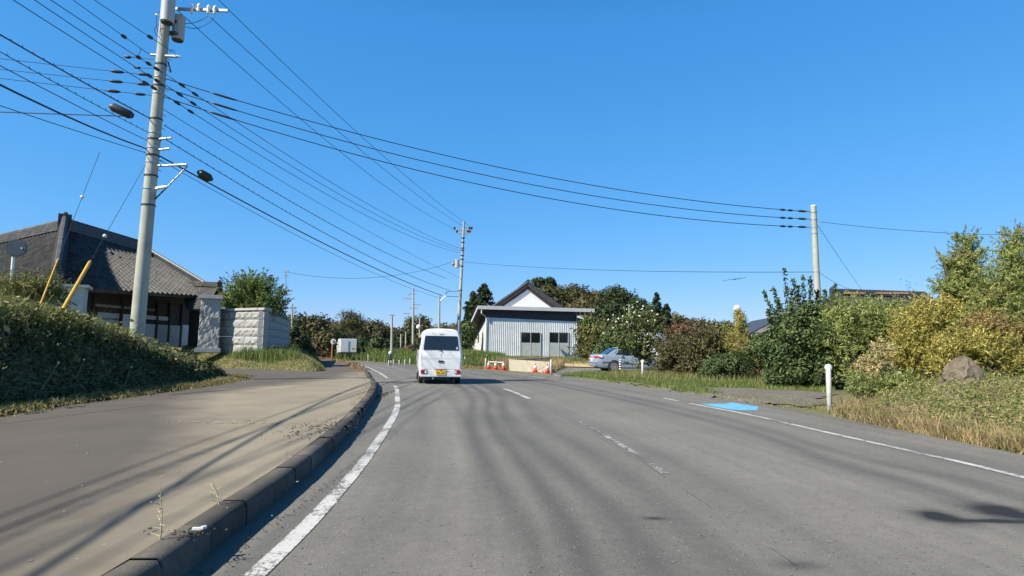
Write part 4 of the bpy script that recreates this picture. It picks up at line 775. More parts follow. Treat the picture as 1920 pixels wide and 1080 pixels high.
def ridge(name, a, b, parent, w_=.3, h=.32, layers=4, mat='ridge', cap=True):
    a, b = Vector(a), Vector(b); d = (b-a).normalized(); s = d.cross(Vector((0, 0, 1))).normalized(); mb_ = MB()
    for k in range(layers):
        ww = w_*(1-.13*k)/2; z = Vector((0, 0, h*k/layers)); hh = Vector((0, 0, h/layers*.8)); mb_.prism([a-s*ww+z, b-s*ww+z, b+s*ww+z, a+s*ww+z], hh)
    L_ = (b-a).length; n = int(L_/.3)
    for i in range(n):
        p = a.lerp(b, i/n)+Vector((0, 0, h)); q_ = a.lerp(b, (i+.92)/n)+Vector((0, 0, h)); mb_.rings([(p, w_*.27), (q_, w_*.24)], 7)
    if cap: mb_.box(a+Vector((0, 0, h*.55)), (w_*1.15, .12, h*1.5), Matrix.Rotation(math.atan2(d.y, d.x)-math.pi/2, 3, 'Z')).sphere(a+Vector((0, 0, h*1.3)), .13, 8)
    return mb_.build(name, M[mat], parent)
HS = 1.25
def DH(x, y, Y): return D(x, y, Y*HS)
def zh(z): return HC+(z-HC)*HS
A_ = DH(120, 432, 25.); B_ = DH(272, 474, 29.5); C_ = DH(106, 524, 20.6); L1 = DH(-140, 490, 29.); L2 = DH(-120, 560, 22.5); E2 = DH(412, 558, 28.); eA = DH(250, 548, 24.)
hs_ = thing('farmhouse', 'large old farmhouse with heavy dark tiled roof behind the left bank', 'house', (-21, 33, gz(-21, 33)))
_ac = (C_-A_); _nac = Vector((-_ac.y, _ac.x, 0)).normalized(); _nac = _nac if _nac.dot(B_-A_) > 0 else -_nac
roof_patch('roof', A_*2-B_, B_, eA*2-E2, E2, 'tile', hs_, amp=.12, tile=.30, keep=lambda p: (p-A_).dot(_nac) > .12)
eA2 = C_+(L2-C_)*.47; eL = C_+(L2-C_)*1.9; roof_patch('roof', L1, A_*2-L1, eL, eA2*2-eL, 'tile', hs_, amp=.11, tile=.30, keep=lambda p: (p-A_).dot(_nac) < .05)
Bk1 = A_+Vector((-6, 3, -2.4)); Bk2 = B_+Vector((-6, 4, -2.4)); MB().prism([A_-Vector((0, 0, .3)), B_-Vector((0, 0, .3)), Bk2, Bk1], (0, 0, -.15)).build('rear_roof', M['ridge'], hs_)
ridge('ridge', A_, B_, hs_, .5, .55, 5, cap=False); ridge('hip_ridge', A_+Vector((0, 0, .05)), C_+Vector((0, 0, .05)), hs_, .5, .62, 5, 'tile'); ridge('verge_ridge', B_, E2, hs_, .34, .34, 3, cap=False); ridge('ridge', L1, A_+Vector((-.05, 0, 0)), hs_, .42, .5, 4, 'tile', cap=False)
# walls under the eaves
def wallseg(name, a, b, z0, z1, mat, par, th=.12, off=0.0):
    a, b = Vector((a.x, a.y, 0)), Vector((b.x, b.y, 0)); u_ = (b-a).normalized(); p_ = Vector((-u_.y, u_.x, 0)); a = a-p_*off; b = b-p_*off
    return MB().prism([a+Vector((0, 0, z0)), b+Vector((0, 0, z0)), b+Vector((0, 0, z1)), a+Vector((0, 0, z1))], p_*th).build(name, M[mat], par)
Wa = DH(128, 560, 22.6); Wb = DH(364, 600, 29.6); Wl = DH(-120, 560, 25.)
wallseg('wall', Wa, Wb, .2, zh(3.62), 'wood', hs_, .15); wallseg('wall', Wl, Wa, .2, zh(3.5), 'wood', hs_, .15)
for f0, f1, z0, z1, m__, nm in ((.16, .62, 2.62, 2.72, 'beam', 'beam'), (.5, .74, 2.25, 2.42, 'plaster', 'plaster_panel'), (.19, .34, 1.75, 2.4, 'doorgrey', 'wall_panel'), (.36, .50, 1.75, 2.4, 'plaster', 'wall_panel'), (.51, .63, .7, 2.05, 'plaster', 'wall_panel'), (.75, .86, .55, 2.05, 'doorgrey', 'sliding_door'), (.866, .97, .75, 2.1, 'plaster', 'plaster_panel'), (.64, .745, .55, 2.05, 'doorgrey', 'sliding_door'), (.2, .97, 2.12, 2.2, 'wood', 'beam')):
    wallseg(nm, Wa.lerp(Wb, f0), Wa.lerp(Wb, f1), zh(z0), zh(z1), m__, hs_, .05, .06)
for f in (.15, .35, .5, .635, .745, .86, .975): wallseg('post', Wa.lerp(Wb, f), Wa.lerp(Wb, f+.012), .3, zh(3.05), 'wood', hs_, .1, .11)
MB().box(DH(112, 560, 19.5)+Vector((0, 0, -.2)), (1.7, 1.2, 1.3), Matrix.Rotation(.5, 3, 'Z')).box(DH(112, 560, 19.5)+Vector((0, 0, .5)), (2.0, 1.4, .1), Matrix.Rotation(.5, 3, 'Z')).build('lean_to', M['doorgrey'], hs_)
R0 = DH(342, 535, 28.4); R1 = DH(411, 538, 26.4); E0 = DH(350, 580, 26.6); E1 = DH(388, 580, 25.4)
pc = thing('entrance_porch', 'small tiled gable porch joined to the farmhouse behind the gate pillar', 'porch', (R1.x, R1.y, 1.0))
roof_patch('roof', R0, R1, E0, E1, 'tile', pc); ridge('ridge', R1, R0, pc, .26, .2, 3, 'tile'); Fb = DH(433, 562, 28.6); Fc = DH(380, 562, 30.4); roof_patch('roof', R0, R1, Fc, Fb, 'tile', pc, thick=.12)
MB().prism([R1+Vector((0, 0, -.25)), E1.lerp(R1, .25)+Vector((0, 0, -.2)), Fb.lerp(R1, .2)+Vector((0, 0, -.2))], (-.12, .02, 0)).build('gable_board', M['wood'], pc)
Pa = Vector((E1.x-.5, E1.y+.7, 0)); Pb = Vector((Fb.x-.7, Fb.y-.6, 0)); wallseg('wall', Pa, Pb, .6, zh(3.1), 'plaster', pc); wallseg('wall', Vector((E0.x-.3, E0.y+.9, 0)), Pa, .6, zh(2.8), 'wood', pc)
# ================================================================ pale corrugated building
ang = math.radians(10); UX = Vector((math.cos(ang), math.sin(ang), 0)); VY = Vector((-math.sin(ang), math.cos(ang), 0)); F0 = D(912, 640, 55.); F0.z = 0
Wd = 4.0
while px(F0+UX*Wd+Vector((0, 0, 2)))[0] < 1082: Wd += .05
Dp = 1.5
while px(F0+VY*Dp+Vector((0, 0, 2)))[0] > 886: Dp += .1
g0 = .4; zt0 = D(912, 595, 55.).z
def Z_at(u_, y): p = F0+UX*u_; X_, Y_ = px((p.x, p.y, 1.0)); return D(X_, y, p.y).z
ztR = Z_at(Wd, 603)
wh = thing('corrugated_building', 'pale blue corrugated building with a flat white edged shed roof', 'building', (F0.x, F0.y, g0))
mb_ = MB(); nseg = int(Wd/.17)
DOORS = []
for xa, xb in ((977, 1012), (1030, 1064)):
    ua = 0
    while px(F0+UX*ua+Vector((0, 0, 2)))[0] < xa: ua += .02
    ub = ua
    while px(F0+UX*ub+Vector((0, 0, 2)))[0] < xb: ub += .02
    DOORS.append((ua, ub))
row0 = []; row1 = []
for i in range(nseg):
    for k, dd in ((0, 0), (.3, 0), (.42, .03), (.78, .03), (.9, 0)):
        u_ = (i+k)/nseg*Wd; zt_ = zt0+(ztR-zt0)*u_/Wd; row0.append(F0+UX*u_-VY*dd+Vector((0, 0, g0-.4))); row1.append(F0+UX*u_-VY*dd+Vector((0, 0, zt_)))
mb_.grid([row0, row1]); mb_.build('front_wall', M['corr'], wh)
MB().prism([F0+VY*.08+Vector((0, 0, g0-.4)), F0+UX*Wd+VY*.08+Vector((0, 0, g0-.4)), F0+UX*Wd+VY*.08+Vector((0, 0, ztR+1)), F0+VY*.08+Vector((0, 0, zt0+1))], VY*.1).build('upper_band', M['under'], wh)
zF = D(1000, 577.5, 54.8).z; zB = zF-Dp*.22
MB().prism([F0+Vector((0, 0, g0-.4)), F0+VY*Dp+Vector((0, 0, g0-.4)), F0+VY*Dp+Vector((0, 0, zB-.75)), F0+Vector((0, 0, zt0))], UX*.06-VY*.0).build('side_wall', M['corrw'], wh)
MB().prism([F0+VY*.12+Vector((0, 0, zt0)), F0+VY*Dp+Vector((0, 0, zB-.75)), F0+VY*Dp+Vector((0, 0, zB)), F0+VY*.12+Vector((0, 0, zF-.1))], UX*.06).build('upper_band', M['under'], wh)
MB().prism([F0+UX*Wd+Vector((0, 0, g0-.4)), F0+UX*Wd+VY*Dp+Vector((0, 0, g0-.4)), F0+UX*Wd+VY*Dp+Vector((0, 0, zB-.2)), F0+UX*Wd+Vector((0, 0, zF-.3))], -UX*.06).build('side_wall', M['corrw'], wh)
o1, o2, of = -.85, Wd+1.5, .42
q0 = F0+UX*o1-VY*of; q1 = F0+UX*o2-VY*of; q2 = F0+UX*o2+VY*(Dp+.6); q3 = F0+UX*o1+VY*(Dp+.6)
z_f = zF; z_b = zB-.15
rfm = MB().prism([q0+Vector((0, 0, z_f)), q1+Vector((0, 0, z_f)), q2+Vector((0, 0, z_b)), q3+Vector((0, 0, z_b))], (0, 0, .05)).build('roof', M['fascia'], wh)
MB().prism([q0-VY*.06+Vector((0, 0, z_f-.20)), q1-VY*.06+Vector((0, 0, z_f-.20)), q1-VY*.06+Vector((0, 0, z_f+.12)), q0-VY*.06+Vector((0, 0, z_f+.12))], VY*.05).build('front_fascia', M['fascia'], rfm)
MB().prism([q0-UX*.05+Vector((0, 0, z_f-.15)), q3-UX*.05+Vector((0, 0, z_b-.15)), q3-UX*.05+Vector((0, 0, z_b+.1)), q0-UX*.05+Vector((0, 0, z_f+.1))], UX*.045).build('side_fascia', M['fascia'], rfm)
MB().prism([q0+UX*.1+VY*.05+Vector((0, 0, z_f-.06)), q1-UX*.1+VY*.05+Vector((0, 0, z_f-.06)), q2-UX*.1-VY*.05+Vector((0, 0, z_b-.06)), q3+UX*.1-VY*.05+Vector((0, 0, z_b-.06))], (0, 0, .045)).build('soffit', M['under'], rfm)
for (ua, ub) in DOORS:
    z1_ = Z_at(ua, 623.5); zg = Z_at(ua, 642);
    fr = MB().prism([F0+UX*(ua-.06)-VY*.075+Vector((0, 0, g0-.3)), F0+UX*(ub+.06)-VY*.075+Vector((0, 0, g0-.3)), F0+UX*(ub+.06)-VY*.075+Vector((0, 0, z1_+.06)), F0+UX*(ua-.06)-VY*.075+Vector((0, 0, z1_+.06))], VY*.02).build('sliding_door', M['doorgrey'], wh)
    for a, b in ((ua, (ua+ub)/2-.03), ((ua+ub)/2+.03, ub)):
        MB().prism([F0+UX*a-VY*.085+Vector((0, 0, zg)), F0+UX*b-VY*.085+Vector((0, 0, zg)), F0+UX*b-VY*.085+Vector((0, 0, z1_)), F0+UX*a-VY*.085+Vector((0, 0, z1_))], VY*.008).build('pane', M['glass'], fr)
    for a in (ua-.05, (ua+ub)/2, ub+.05): MB().prism([F0+UX*(a-.025)-VY*.1+Vector((0, 0, g0-.3)), F0+UX*(a+.025)-VY*.1+Vector((0, 0, g0-.3)), F0+UX*(a+.025)-VY*.1+Vector((0, 0, z1_+.05)), F0+UX*(a-.025)-VY*.1+Vector((0, 0, z1_+.05))], VY*.022).build('frame', M['fascia'], fr)
sw_ = F0+VY*(Dp*.48)-UX*.01; zz0 = D(898, 642, 57).z; zz1 = D(898, 624, 57).z
wn_ = MB().prism([sw_+Vector((0, 0, zz0)), sw_+VY*.8+Vector((0, 0, zz0)), sw_+VY*.8+Vector((0, 0, zz1)), sw_+Vector((0, 0, zz1))], -UX*.03).build('window', M['metal'], wh); MB().prism([sw_+VY*.06-UX*.032+Vector((0, 0, zz0+.05)), sw_+VY*.74-UX*.032+Vector((0, 0, zz0+.05)), sw_+VY*.74-UX*.032+Vector((0, 0, zz1-.05)), sw_+VY*.06-UX*.032+Vector((0, 0, zz1-.05))], -UX*.008).build('pane', M['glass'], wn_)
gp0 = F0-UX*.12-VY*.1; MB().rings([(q0+UX*.3+Vector((0, 0, z_f-.2)), .05), (q0+UX*.3+Vector((0, 0, z_f-.55)), .05), (gp0+UX*.05+Vector((0, 0, z_f-.9)), .05), (gp0+Vector((0, 0, g0)), .05)], 8).build('downpipe', M['white'], wh)
hl = F0+UX*(Wd+.25)-VY*.25+Vector((0, 0, Z_at(Wd, 596))); MB().box(hl, (.75, .12, .14), Matrix.Rotation(ang, 3, 'Z') @ Matrix.Rotation(.25, 3, 'Y')).box(hl+Vector((.1, 0, .17)), (.7, .12, .1), Matrix.Rotation(ang, 3, 'Z')).build('flood_lamp', M['white'], wh); MB().rings([(hl+Vector((-.2, 0, 0)), .03), (hl+Vector((-.45, .1, .4)), .03), (hl+Vector((-.35, .1, .75)), .03)], 6).build('conduit', M['metal'], wh)
# gabled building behind
gbh = thing('gabled_storehouse', 'white gabled storehouse with dark tiled roof rising behind the corrugated building', 'storehouse', (0, 64, 1))
pk = D(990, 531, 64.); s1 = .80; hw = 6.2; _UX, _VY = UX, VY; UX = Vector((math.cos(.10), math.sin(.10), 0)); VY = Vector((-math.sin(.10), math.cos(.10), 0))
def gp_(u_, dz, v_=0): return pk+UX*u_+VY*v_+Vector((0, 0, dz))
cv1 = lambda t: -(s1*t*hw)*(1.0-.10*math.sin(math.pi*t))
for s_ in (-1, 1):
    K = 5
    for i in range(K):
        t0, t1 = i/K, (i+1)/K; roof_patch('roof', gp_(s_*t0*hw, cv1(t0)), gp_(s_*t0*hw, cv1(t0), 9), gp_(s_*t1*hw, cv1(t1)), gp_(s_*t1*hw, cv1(t1), 9), 'ridge', gbh, thick=.25, row=.35)
    for i in range(K):
        t0, t1 = i/K, (i+1)/K; MB().prism([gp_(s_*t0*hw, cv1(t0)+.05, -.05), gp_(s_*t1*hw, cv1(t1)+.05, -.05), gp_(s_*t1*hw, cv1(t1)-.30, -.05), gp_(s_*t0*hw, cv1(t0)-.30, -.05)], VY*.12).build('barge_board', M['under'], gbh); MB().prism([gp_(s_*t0*hw, cv1(t0)-.31, .08), gp_(s_*t1*hw, cv1(t1)-.31, .08), gp_(s_*t1*hw, cv1(t1)-.62, .08), gp_(s_*t0*hw, cv1(t0)-.62, .08)], VY*.1).build('inner_barge_board', M['wood'], gbh)
        a_, b2 = gp_(s_*t0*hw, cv1(t0)+.12, -.02), gp_(s_*t1*hw, cv1(t1)+.12, -.02); MB().rings([(a_, .13), (b2, .13)], 8).build('verge_tiles', M['ridge'], gbh)
ridge('ridge', gp_(0, 0, -.1), gp_(0, 0, 9), gbh, .5, .28, 3, 'ridge', cap=False)
K = 10; arc = [gp_(-hw*.93, cv1(.93)-.3, .22)]+[gp_(hw*(-.93+1.86*i/K), cv1(abs(-.93+1.86*i/K))-.40, .22) for i in range(K+1)]+[gp_(hw*.93, -8, .22), gp_(-hw*.93, -8, .22)]
MB().prism(arc[1:], VY*.2).build('gable_wall', M['plaster'], gbh); MB().prism([gp_(-hw*.93, -8, 1.1), gp_(-hw*.93, -8, 8.5), gp_(-hw*.93, cv1(.93)-.3, 8.5), gp_(-hw*.93, cv1(.93)-.3, 1.1)], UX*.2).build('side_wall', M['plaster'], gbh)
UX, VY = _UX, _VY
# right-hand roofs half hidden by trees
rh = thing('dark_roofed_house', 'house with a long dark roof ridge showing above the right hand trees', 'house', (22, 40, .2))
a, b = D(1560, 552, 40), D(1736, 558, 40); c_, d_ = D(1530, 640, 35.5), D(1780, 645, 35.5); roof_patch('roof', a, b, c_, d_, 'ridge', rh); ridge('ridge', a, b, rh, .4, .3, 3); b5 = Vector((0, 8, -3.2)); MB().prism([a, b, b+b5, a+b5], (0, 0, -.12)).build('rear_roof', M['ridge'], rh)
MB().prism([Vector((c_.x+.8, c_.y+.9, 0)), Vector((d_.x-.8, d_.y+.9, 0)), Vector((d_.x-.8, d_.y+8, 0)), Vector((c_.x+.8, c_.y+8, 0))], (0, 0, c_.z)).build('wall', M['doorgrey'], rh)
for x in (1597, 1618, 1658, 1690): 
    p_ = D(x, 553, 39.8); MB().box(p_+Vector((0, 0, .12)), (1.0 if x != 1618 else .3, .1, .12)).build('rusty_patch', simple('rust', (.38, .2, .13), .8, .2, 6), rh)
sh = thing('small_gabled_shed', 'small grey gabled shed peeping between the golden conifer and the tall shrub', 'shed', (D(1450, 660, 34).x, 34, .1))
a, b, c_ = D(1408, 627, 33), D(1470, 594, 33), D(1530, 630, 33); bk = Vector((1.0, 7, 0))
MB().prism([a, b, b+bk, a+bk], (0, 0, .1)).build('roof', M['ridge'], sh); MB().prism([b, c_, c_+bk, b+bk], (0, 0, .1)).build('roof', M['ridge'], sh)
MB().prism([a-Vector((0, .03, .22)), a-Vector((0, .03, .01)), b-Vector((0, .03, .01)), b-Vector((0, .03, .22))], (0, .05, 0)).build('barge_board', M['beam'], sh)
MB().prism([a+Vector((.4, .6, -.1)), b+Vector((0, .6, -.15)), c_+Vector((-.4, .6, -.1)), Vector((c_.x-.4, 33.6, 0)), Vector((a.x+.4, 33.6, 0))], (0, .15, 0)).build('wall', M['beam'], sh)
# ================================================================ vehicles
def text_mesh(name, s, size, mat, parent, loc, rot, extr=.002):
    cu = bpy.data.curves.new(name, 'FONT'); cu.body = s; cu.size = size; cu.extrude = extr; cu.align_x = 'CENTER'; cu.align_y = 'CENTER'
    to = bpy.data.objects.new(name, cu); COL.objects.link(to); dg = bpy.context.evaluated_depsgraph_get(); me = bpy.data.meshes.new_from_object(to.evaluated_get(dg)); bpy.data.objects.remove(to)
    me.materials.clear(); me.materials.append(M[mat]); o = bpy.data.objects.new(name, me); COL.objects.link(o); o.parent = parent; o.location = loc; o.rotation_euler = rot; return o
def wheel(par, x, y, r, wdt, side):
    """wheel axis along X; side = +1 outer face towards +X"""
    t_ = MB().rings([((x-wdt/2, y, r), r*.86), ((x-wdt/2+.02, y, r), r), ((x+wdt/2-.02, y, r), r), ((x+wdt/2, y, r), r*.86)], 26, axis=(1, 0, 0)).build('wheel', M['black'], par, True, 40, local=True)
    xo = x+side*wdt/2; MB().rings([((xo-side*.02, y, r), r*.64), ((xo+side*.006, y, r), r*.62)], 22, axis=(side, 0, 0)).build('rim', M['chrome'], t_, True, 40, local=True); return t_
def van():
    g_ = G(825.5, 720.5); o = thing('delivery_van', 'small white van driving ahead with a wide dark rear window and yellow plate', 'van', (g_.x, g_.y, 0), math.radians(10.5))
    prof = [(0, .24), (.55, .24), (.665, .27), (.70, .36), (.725, .55), (.738, .85), (.725, 1.10), (.695, 1.35), (.655, 1.58), (.61, 1.74), (.54, 1.83), (.42, 1.865), (.2, 1.88), (0, 1.885)]
    full = [(-x, z) for x, z in prof[::-1]][:-1]+prof[:-1] if False else [(x, z) for x, z in prof]+[(-x, z) for x, z in prof[-2:0:-1]]
    st = [(0.0, .93, 1.0, 0), (.02, .97, 1, 0), (.06, .99, 1, 0), (.12, 1, 1, 0), (2.4, 1, 1, 0), (2.75, .99, .985, 0), (3.0, .97, .86, 0), (3.22, .95, .62, 0), (3.36, .90, .52, 0), (3.39, .8, .48, 0)]
    P = []
    for i, (y, sx, sz, _) in enumerate(st):
        row = []
        for x, z in full:
            zz = .24+(z-.24)*(sz if z > .9 or sz == 1 else 1-(1-sz)*.3)
            if i == 0: zz = 1.05+(z-1.05)*.955
            elif i == 1: zz = 1.05+(z-1.05)*.985
            yy = y+(.11*max(0, zz-1.0)**1.3 if y < .2 else 0); row.append(Vector((x*sx, yy, zz)))
        P.append(row)
    mb_ = MB().grid(P, closed=True); n = len(full); mb_.f.append(tuple(range(n))); mb_.f.append(tuple(range((len(st)-1)*n, len(st)*n)))
    body = mb_.build('body', M['vanwhite'], o, True, 35, local=True)
    def yr(z): return .11*max(0, z-1.0)**1.3
    def panel(name, pts, mat, par, d=.012, th=.015):
        f = [Vector((x, yr(z)-d, z)) for x, z in pts]; return MB().prism(f, (0, th, 0)).build(name, M[mat], par, local=True)
    gate = panel('tailgate', [(-.64, .50), (.64, .50), (.665, .9), (.63, 1.3), (.57, 1.70), (.5, 1.76), (-.5, 1.76), (-.57, 1.70), (-.63, 1.3), (-.665, .9)], 'vanwhite', o, .008, .02)
    rw = panel('rear_window', [(-.59, 1.19), (-.57, 1.17), (.57, 1.17), (.59, 1.19), (.585, 1.30), (.55, 1.60), (.53, 1.63), (-.53, 1.63), (-.55, 1.60), (-.585, 1.30)], 'glass', gate, .018, .012)
    panel('sticker', [(.50, 1.19), (.56, 1.19), (.56, 1.26), (.53, 1.27), (.52, 1.23)], 'ceram', rw, .021, .003)
    panel('window_seal', [(-.60, 1.155), (.60, 1.155), (.60, 1.168), (-.60, 1.168)], 'plastic', gate, .013, .006)
    for z_ in (.86, ): panel('panel_seam', [(-.66, z_), (.66, z_), (.66, z_+.006), (-.66, z_+.006)], 'doorgrey', gate, .0095, .002)
    panel('panel_seam', [(-.63, .505), (.63, .505), (.63, .515), (-.63, .515)], 'doorgrey', gate, .0095, .003)
    MB().rings([((0, yr(1.15)-.04, 1.15), .009), ((-.25, yr(1.25)-.045, 1.25), .008), ((-.44, yr(1.42)-.045, 1.42), .006)], 6).build('wiper', M['plastic'], gate, local=True)
    panel('handle', [(-.085, .735), (.085, .735), (.085, .80), (-.085, .80)], 'plastic', gate, .03, .03); panel('emblem', [(-.02, 1.01), (0, .99), (.02, 1.01), (.0, 1.035)], 'metal', gate, .012, .004)
    panel('washer_nozzle', [(-.02, 1.12), (.02, 1.12), (.012, 1.165), (-.012, 1.165)], 'plastic', gate, .03, .02)
    panel('brake_lamp', [(-.075, 1.685), (.075, 1.685), (.075, 1.715), (-.075, 1.715)], 'doorgrey', gate, .02, .015); panel('lock', [(-.012, .92), (.012, .92), (.012, .94), (-.012, .94)], 'metal', gate, .012, .004)
    bmp = MB().prism([(-.70, -.035, .245), (.70, -.035, .245), (.715, -.035, .30), (.71, -.035, .485), (-.71, -.035, .485), (-.715, -.035, .30)], (0, .12, 0)).build('rear_bumper', M['vanwhite'], o, local=True, bevel=.02)
    for s in (-1, 1):
        l_ = MB().box((s*.565, -.045, .42), (.20, .02, .125)).build('tail_lamp', M['red'], o, local=True, bevel=.006); MB().box((s*.505, -.056, .415), (.055, .006, .09)).build('reverse_lens', M['ceram'], l_, local=True)
    npx = MB().box((0, -.05, .40), (.33, .016, .165)).build('number_plate', M['plate'], o, local=True, bevel=.004)
    text_mesh('plate_number', '95-45', .118, 'ink', npx, (0.0, -.0595, .375), (math.pi/2, 0, 0)); text_mesh('plate_region', '480', .05, 'ink', npx, (0.0, -.0595, .455), (math.pi/2, 0, 0))
    MB().box((0, -.05, .50), (.40, .03, .02)).build('plate_light', M['red'], o, local=True)
    MB().box((0, 1.7, .22), (1.30, 3.1, .10)).box((0, .3, .24), (1.1, .2, .12)).cyl((-.55, .5, .22), (.55, .5, .22), .05).build('underbody', M['black'], o, local=True)
    MB().rings([((-.25, .1, .2), .03), ((-.25, -.02, .2), .03)], 10).build('exhaust', M['metal'], o, local=True)
    for s in (-1, 1):
        for y in (.62, 2.85): wheel(o, s*.64, y, .275, .15, s)
        for a, b in ((.35, 1.2), (1.3, 2.1), (2.2, 2.75)):
            P2 = [(s*.722, a, 1.16), (s*.722, b, 1.16), (s*.668, b-.04*(b > 2.5)*4, 1.58), (s*.668, a+.04, 1.58)]; MB().prism(P2, (s*.012, 0, .002)).build('side_window', M['glass'], o, local=True)
        for y in (1.25, 2.15): MB().box((s*.739, y, .8), (.006, .008, .75)).build('door_gap', M['plastic'], o, local=True)
        MB().box((s*.745, 1.4, .98), (.03, .14, .03)).build('door_handle', M['white'], o, local=True)
        mr_ = MB().box((s*.86, 2.62, 1.20), (.15, .07, .24)).build('wing_mirror', M['plastic'], o, local=True, bevel=.02); MB().rings([((s*.73, 2.65, 1.12), .018), ((s*.84, 2.63, 1.15), .018)], 6).build('mirror_stalk', M['plastic'], mr_, local=True)
        MB().box((s*.71, .9, .14), (.02, .3, .22)).build('mud_flap', M['black'], o, local=True)
    P2 = [(-.60, 2.86, 1.62), (.60, 2.86, 1.62), (.64, 3.2, 1.08), (-.64, 3.2, 1.08)]; MB().prism(P2, (0, .05, .03)).build('windscreen', M['glass'], o, local=True)
    return o
van()
def sedan():
    tdeg = 7; R_ = Matrix.Rotation(math.radians(tdeg), 3, 'Z'); ct = G(1151, 698.8); org = ct-R_ @ Vector((1.02, -.76, 0)); o = thing('silver_car', 'silver blue saloon car parked facing right behind the flowering shrub', 'car', (org.x, org.y, .02), math.radians(tdeg))
    xs = [0, .04, .15, .5, .95, 1.4, 2.2, 3.0, 3.5, 4.0, 4.35, 4.52, 4.58]; zt = [.86, .93, .965, .975, .97, .96, .94, .925, .905, .86, .78, .68, .58]; ww = [.72, .79, .83, .855, .86, .865, .865, .865, .86, .84, .79, .72, .62]; zb_ = [.42, .32, .27, .24, .22, .2, .2, .2, .21, .22, .25, .3, .36]
    P = []
    for x, z, w_, zb2 in zip(xs, zt, ww, zb_):
        r = [(w_*.90, zb2), (w_*.98, zb2+.1), (w_, .58), (w_*.985, z-.10), (w_*.94, z-.02), (w_*.8, z)]; r = r+[(0, z+.012)]+[(-a, b) for a, b in r[::-1]]; P.append([Vector((x, a, b)) for a, b in r])
    mb_ = MB().grid(P, closed=True); n = len(P[0]); mb_.f.append(tuple(range(n))); mb_.f.append(tuple(range((len(P)-1)*n, len(P)*n))); mb_.build('body', M['silver'], o, True, 30, local=True)
    C = [(.62, .0), (1.20, .40), (1.45, .452), (2.0, .475), (2.5, .455), (2.75, .42), (3.5, .0)]; P = []
    for x, h in C:
        z0_ = .93; hw_ = lambda zz: .80-.42*max(0, zz-z0_)**1.05; zt_ = z0_+h; r = [(hw_(z0_), z0_-.02), (hw_(z0_+h*.55), z0_+h*.55), (hw_(z0_+h*.9), z0_+h*.92), (hw_(zt_)*.86, zt_), (0, zt_+.012*(h > .1))]; r = r+[(-a, b) for a, b in r[-2::-1]]; P.append([Vector((x, a, b)) for a, b in r])
    mb_ = MB().grid(P); cab = mb_.build('cabin', M['silver'], o, True, 30, local=True)
    for s in (-1, 1):
        def sp2(x, z, d=.012): return Vector((x, s*(.80-.42*max(0, z-.93)**1.05+d), z))
        for pts in (((1.12, .975), (1.45, 1.30), (1.98, 1.335), (1.98, .965)), ((2.05, .965), (2.05, 1.335), (2.45, 1.32), (2.72, 1.26), (3.08, .96))):
            w2 = MB().prism([sp2(*p) for p in pts], (0, -s*.03, 0)).build('side_window', M['glass'], cab, local=True)
        MB().prism([sp2(1.10, .955, .02), sp2(3.1, .94, .02), sp2(3.1, .955, .02), sp2(1.10, .972, .02)], (0, -s*.03, 0)).build('window_trim', M['chrome'], cab, local=True)
        for x in (1.02, 3.62):
            MB().rings([((x, s*.80, .31), .365), ((x, s*.872, .31), .365)], 28, axis=(0, s, 0)).build('wheel_arch', M['black'], o, local=True)
            t_ = MB().rings([((x, s*.70, .31), .28), ((x, s*.72, .31), .31), ((x, s*.86, .31), .31), ((x, s*.882, .31), .28)], 28, axis=(0, s, 0)).build('wheel', M['black'], o, True, 40, local=True)
            rim = MB().rings([((x, s*.86, .31), .215), ((x, s*.886, .31), .205)], 24, axis=(0, s, 0)).build('rim', M['chrome'], t_, True, 40, local=True)
            for k in range(6):
                a_ = k*math.pi/3; MB().box((x+.13*math.cos(a_+.5), s*.889, .31+.13*math.sin(a_+.5)), (.07, .008, .045), Matrix.Rotation(-(a_+.5), 3, 'Y')).build('rim_gap', M['plastic'], t_, local=True)
        MB().box((.62, s*.862, .58), (.62, .02, .05)).box((2.3, s*.868, .52), (2.1, .02, .05)).build('side_moulding', M['plastic' if 0 else 'silver'], o, local=True)
        MB().box((.62, s*.868, .55), (.62, .012, .02)).box((2.3, s*.874, .49), (2.1, .012, .018)).build('moulding_shadow_strip', M['plastic'], o, local=True)  # solid dark strip imitating the shadow line below each side moulding
        for x in (1.52, 2.45): MB().box((x, s*.872, .83), (.16, .025, .03)).build('door_handle', M['plastic'], o, local=True)
        for x in (2.02, 3.02): MB().box((x, s*.866, .62), (.008, .01, .56)).build('door_gap', M['plastic'], o, local=True)
        MB().prism([(-.012, s*.38, .74), (-.012, s*.76, .74), (-.0, s*.76, .88), (-.0, s*.38, .86)], (.05, 0, 0)).prism([(-.02, s*.76, .74), (.30, s*.872, .76), (.36, s*.868, .86), (.02, s*.78, .885)], (0, -s*.08, 0)).build('tail_lamp', M['brightred'], o, local=True)
        MB().prism([(-.016, s*.40, .70), (-.016, s*.74, .70), (-.016, s*.74, .735), (-.016, s*.40, .735)], (.04, 0, 0)).prism([(.12, s*.882, .86), (.34, s*.876, .80), (.38, s*.872, .9), (.2, s*.86, .93)], (0, -s*.05, 0)).build('indicator_lens', M['white'], o, local=True)
        MB().box((3.0, s*.93, .98), (.1, .16, .11)).build('wing_mirror', M['silver'], o, local=True, bevel=.02)
    MB().prism([(.60, -.68, .955), (.60, .68, .955), (1.16, .56, 1.325), (1.16, -.56, 1.325)], (-.02, 0, .02)).build('rear_window', M['glass'], cab, local=True)
    MB().prism([(3.52, -.70, .94), (3.52, .70, .94), (2.80, .58, 1.335), (2.80, -.58, 1.335)], (.02, 0, .02)).build('windscreen', M['glass'], cab, local=True)
